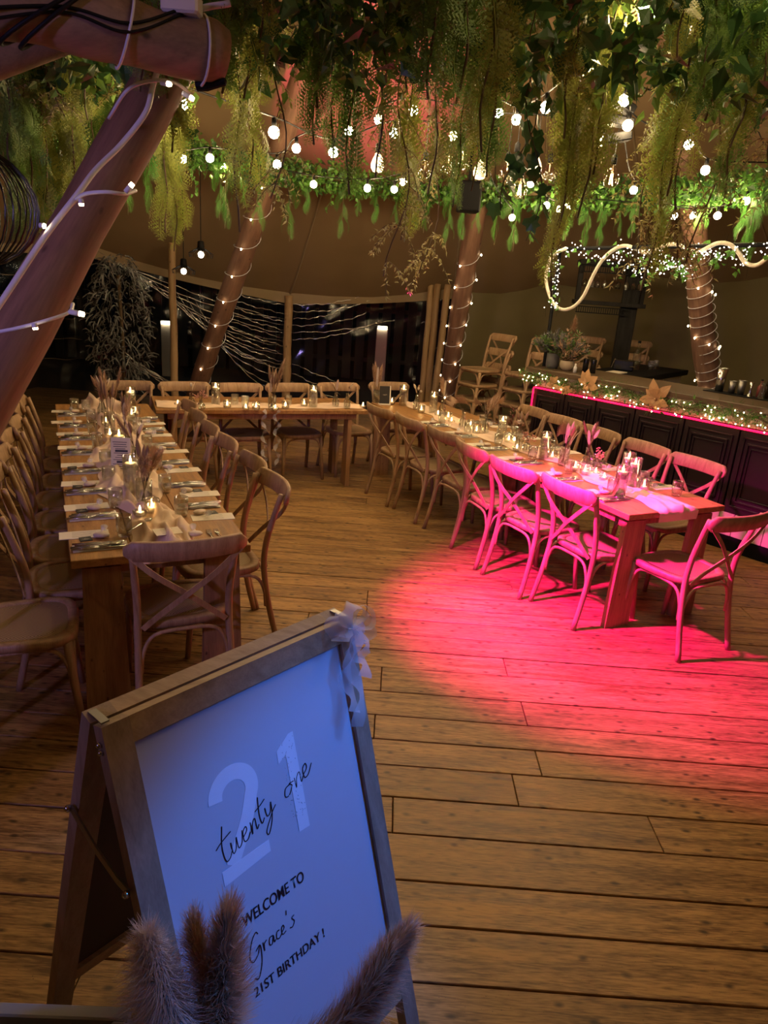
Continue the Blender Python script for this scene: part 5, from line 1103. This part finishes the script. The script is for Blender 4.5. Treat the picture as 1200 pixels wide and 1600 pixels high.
# numeral 2 and 1, tall and bold
arc = [(.247 + .047 * math.cos(a), .259 - .045 * math.sin(a)) for a in [PI * (1.0 - k / 12 * 1.18) for k in range(13)]]
stroke(arc + [(.268, .325), (.236, .372), (.212, .405)], .034, 'vinyl_white', 'numeral_two', HP, True, 60)
poly([(.184, .405), (.31, .403), (.31, .430), (.184, .437)], 'vinyl_white', 'numeral_two_foot', HP - .0001)
poly([(.413, .200), (.373, .224), (.372, .255), (.396, .242), (.395, .433), (.427, .435), (.427, .200)], 'vinyl_white', 'numeral_one')
def script(strokes, u0, v0, sx, sy, slope, wd=.0022):
    for s_ in strokes: stroke([(u0 + x * sx, v0 - y * sy - x * sx * slope) for x, y in s_], wd, 'vinyl_black', 'script_letter', HP + .0006)
tw = [[(0.05, .55), (.14, .62), (.30, .66)], [(.19, 1.0), (.14, .5), (.16, .05), (.22, .02), (.27, .15)], [(.27, .38), (.28, .05), (.33, .1), (.36, .38), (.37, .05), (.43, .1), (.46, .4)], [(.46, .18), (.53, .28), (.52, .4), (.47, .32), (.47, .06), (.53, .02), (.58, .14)], [(.60, .38), (.61, .02), (.63, .28), (.68, .36), (.69, .04), (.73, .1)], [(.78, .82), (.76, .35), (.78, .04), (.83, .12)], [(.70, .52), (.80, .55), (.88, .60)], [(.86, .36), (.88, .08), (.94, .12), (.97, .36), (.95, -.1), (.86, -.42), (.83, -.28), (.95, .02), (1.04, .16)],
      [(1.32, .3), (1.24, .28), (1.22, .08), (1.29, .02), (1.36, .2), (1.32, .32), (1.40, .28)], [(1.42, .34), (1.43, .02), (1.46, .28), (1.52, .36), (1.53, .04), (1.58, .14)], [(1.58, .16), (1.66, .26), (1.65, .42), (1.59, .34), (1.60, .06), (1.67, .04), (1.76, .26)]]
script(tw, .172, .398, .166, .078, .28)
gr = [[(.36, .92), (.30, 1.05), (.16, .80), (.04, .25), (.10, -.05), (.26, .10), (.34, .40)], [(.22, .30), (.36, .40), (.33, -.3), (.18, -.85), (.06, -.75)], [(.44, .42), (.45, .02), (.47, .30), (.55, .40)], [(.74, .36), (.64, .36), (.61, .10), (.68, .04), (.75, .34), (.75, .04), (.80, .10)], [(.94, .36), (.86, .34), (.83, .10), (.90, .02), (.98, .12)], [(.99, .16), (1.08, .28), (1.06, .42), (1.0, .32), (1.01, .05), (1.12, .08)], [(1.22, .92), (1.20, .72)], [(1.42, .46), (1.34, .40), (1.40, .20), (1.32, .02), (1.24, .06)]]
script(gr, .205, .632, .094, .052, .02)
def text(s_, u0, v0, width, cap):
    cu = bpy.data.curves.new('txt', 'FONT'); cu.body = s_; cu.size = 1; cu.offset = .012; cu.extrude = 0; ob = bpy.data.objects.new('txt', cu); COL.objects.link(ob); dg = bpy.context.evaluated_depsgraph_get(); me = bpy.data.meshes.new_from_object(ob.evaluated_get(dg)); bpy.data.objects.remove(ob)
    xs = [v.co.x for v in me.vertices]; ys = [v.co.y for v in me.vertices]; x0, x1, y1 = min(xs), max(xs), max(ys)
    for v in me.vertices: v.co = sp(u0 + (v.co.x - x0) / (x1 - x0) * width, v0 - v.co.y / y1 * cap, HP + .0008)
    me.materials.clear(); me.materials.append(MAT['vinyl_black']); link('lettering', me, panel)
text('WELCOME TO', .208, .548, .176, .026); text('21ST BIRTHDAY !', .203, .711, .209, .022)
# condensation beads on the glossy numerals
rd = random.Random(5); q = MB()
for i in range(60): u, v = rd.uniform(.385, .425), rd.uniform(.205, .40); q.ball(sp(u, v, HP + .001), .0012, 5)
q.build('beads', 'vinyl_white', panel, True, 'stuff')
# organza bow on the corner
bw = thing('organza_bow', 'sheer white organza bow tied to the corner of the welcome sign', 'bow', sp(SW - .035, .01, .02))
rb = random.Random(8)
for k in range(7):
    a = rb.uniform(-1.2, 2.0) if k < 5 else rb.uniform(2.4, 3.6); L_ = rb.uniform(.05, .085); d1 = SX * math.cos(a) + V((0, 0, 1)) * math.sin(a) + SF * rb.uniform(.1, .6); d2 = d1.cross(SF + V((0, 0, .2))).normalized(); pts = [d1 * L_ * math.sin(PI * f) * (1 if f < .5 else 1) + d2 * .03 * math.sin(2 * PI * f) for f in [i / 14 for i in range(15)]]
    MB().strip(pts, [d2.cross(d1) + d2 * .3 * math.sin(i) + SF * .4 for i in range(15)], [.035 + .012 * math.sin(i * 1.3 + k) for i in range(15)]).build('loop', 'organza', bw, True)
MB().ball((0, 0, 0), .014, 10).build('knot', 'organza', bw, True)
for k, (dx, L_) in enumerate(((-.05, .20), (.012, .13), (-.03, .24), (.04, .09))):
    pts = [SX * (dx * f + .012 * math.sin(f * 9 + k)) + SDn * L_ * f + SF * (.012 + .012 * math.sin(f * 7 + k)) for f in [i / 16 for i in range(17)]]; MB().strip(pts, [SX + SF * .6 * math.sin(i * .8 + k) for i in range(17)], .034).build('tail', 'organza', bw, True)
# ============================================================ PLANTER WITH PAMPAS IN FRONT OF THE SIGN
pz = .70; pa = PZ(-60, 1562, pz); pb = PZ(205, 1572, pz)
pdx = (pb - pa).normalized(); pdy = V((pdx.y, -pdx.x, 0)); prz = math.atan2(pdx.y, pdx.x)
pl = thing('planter_box', 'grey painted wooden planter in front of the welcome sign', 'planter', (pa.x, pa.y, 0), prz); PW = (pb - pa).length
for nm, c, d_ in (('side_panel', (PW / 2, -.012, pz / 2), (PW, .024, pz)), ('side_panel', (PW / 2, -.268, pz / 2), (PW, .024, pz)), ('end_panel', (.012, -.14, pz / 2), (.024, .23, pz)), ('end_panel', (PW - .012, -.14, pz / 2), (.024, .23, pz))): MB().box(c, d_, None, .003).build(nm, 'grey_paint', pl)
MB().box((PW / 2, -.14, pz - .05), (PW - .05, .23, .02)).build('soil', 'dirt', pl)
def pampas(label, base, mid, tip, r_, n, mt, seed, ln, wd=.0014, dr=.03):
    base, mid, tip = V(base), V(mid), V(tip); t = thing('pampas_plume', label, 'pampas grass', base); rr = random.Random(seed)
    pts = [p - base for p in bez([base, mid, tip], 30)]; MB().tube(pts[:26], [.004] * 20 + [.003] * 6, 6).build('stem', 'stem_brown', t, True); q = MB(); i0 = 7
    for i in range(n):
        f = rr.random(); k = i0 + f * (len(pts) - 1 - i0 - .01); p0 = pts[int(k)].lerp(pts[int(k) + 1], k % 1); ax = (pts[min(len(pts) - 1, int(k) + 2)] - pts[int(k) - 1]).normalized(); x = ax.cross(V((.31, .8, .5))).normalized(); y = ax.cross(x); a = rr.uniform(0, 6.283)
        rad = r_ * (math.sin(PI * (.12 + .80 * f)) ** .8) * rr.uniform(.35, 1.05); out = x * math.cos(a) + y * math.sin(a); l_ = ln * rr.uniform(.6, 1.25); p1 = p0 + out * rad * .55 + ax * l_ * .45; p2 = p0 + out * rad + ax * l_ * .9 + V((0, 0, -dr * rr.random())) + rdir() * .006
        q.strip([p0, p1, p2], out.cross(ax) + rdir() * .3, [wd, wd, wd * .25])
    q.build('plume', mt, t, False, 'stuff'); return t
soil = pa + pdx * (PW * .72) + pdy * .14; soil.z = pz - .04
pampas('short pale fluffy pampas plume above the planter', soil, PY(262, 1660, .80), PY(232, 1468, .86), .085, 9000, 'pampas_pale', 1, .045, .0011, .05)
pampas('upright brown pampas plume in front of the sign panel', soil + pdx * .03, PY(322, 1640, .84), PY(356, 1440, .90), .064, 9000, 'pampas_brown', 2, .06, .0012, .015)
pampas('long brown pampas plume leaning across the sign panel', soil + pdx * .07 + pdy * -.02, PY(500, 1625, .86), PY(628, 1466, .96), .062, 9500, 'pampas_brown', 3, .055, .0012, .03)
pampas('forked side plume beside the upright brown plume', soil + pdx * .02 + pdy * -.03, PY(312, 1600, .84), PY(305, 1450, .9), .05, 4000, 'pampas_brown', 4, .05, .0012, .02)
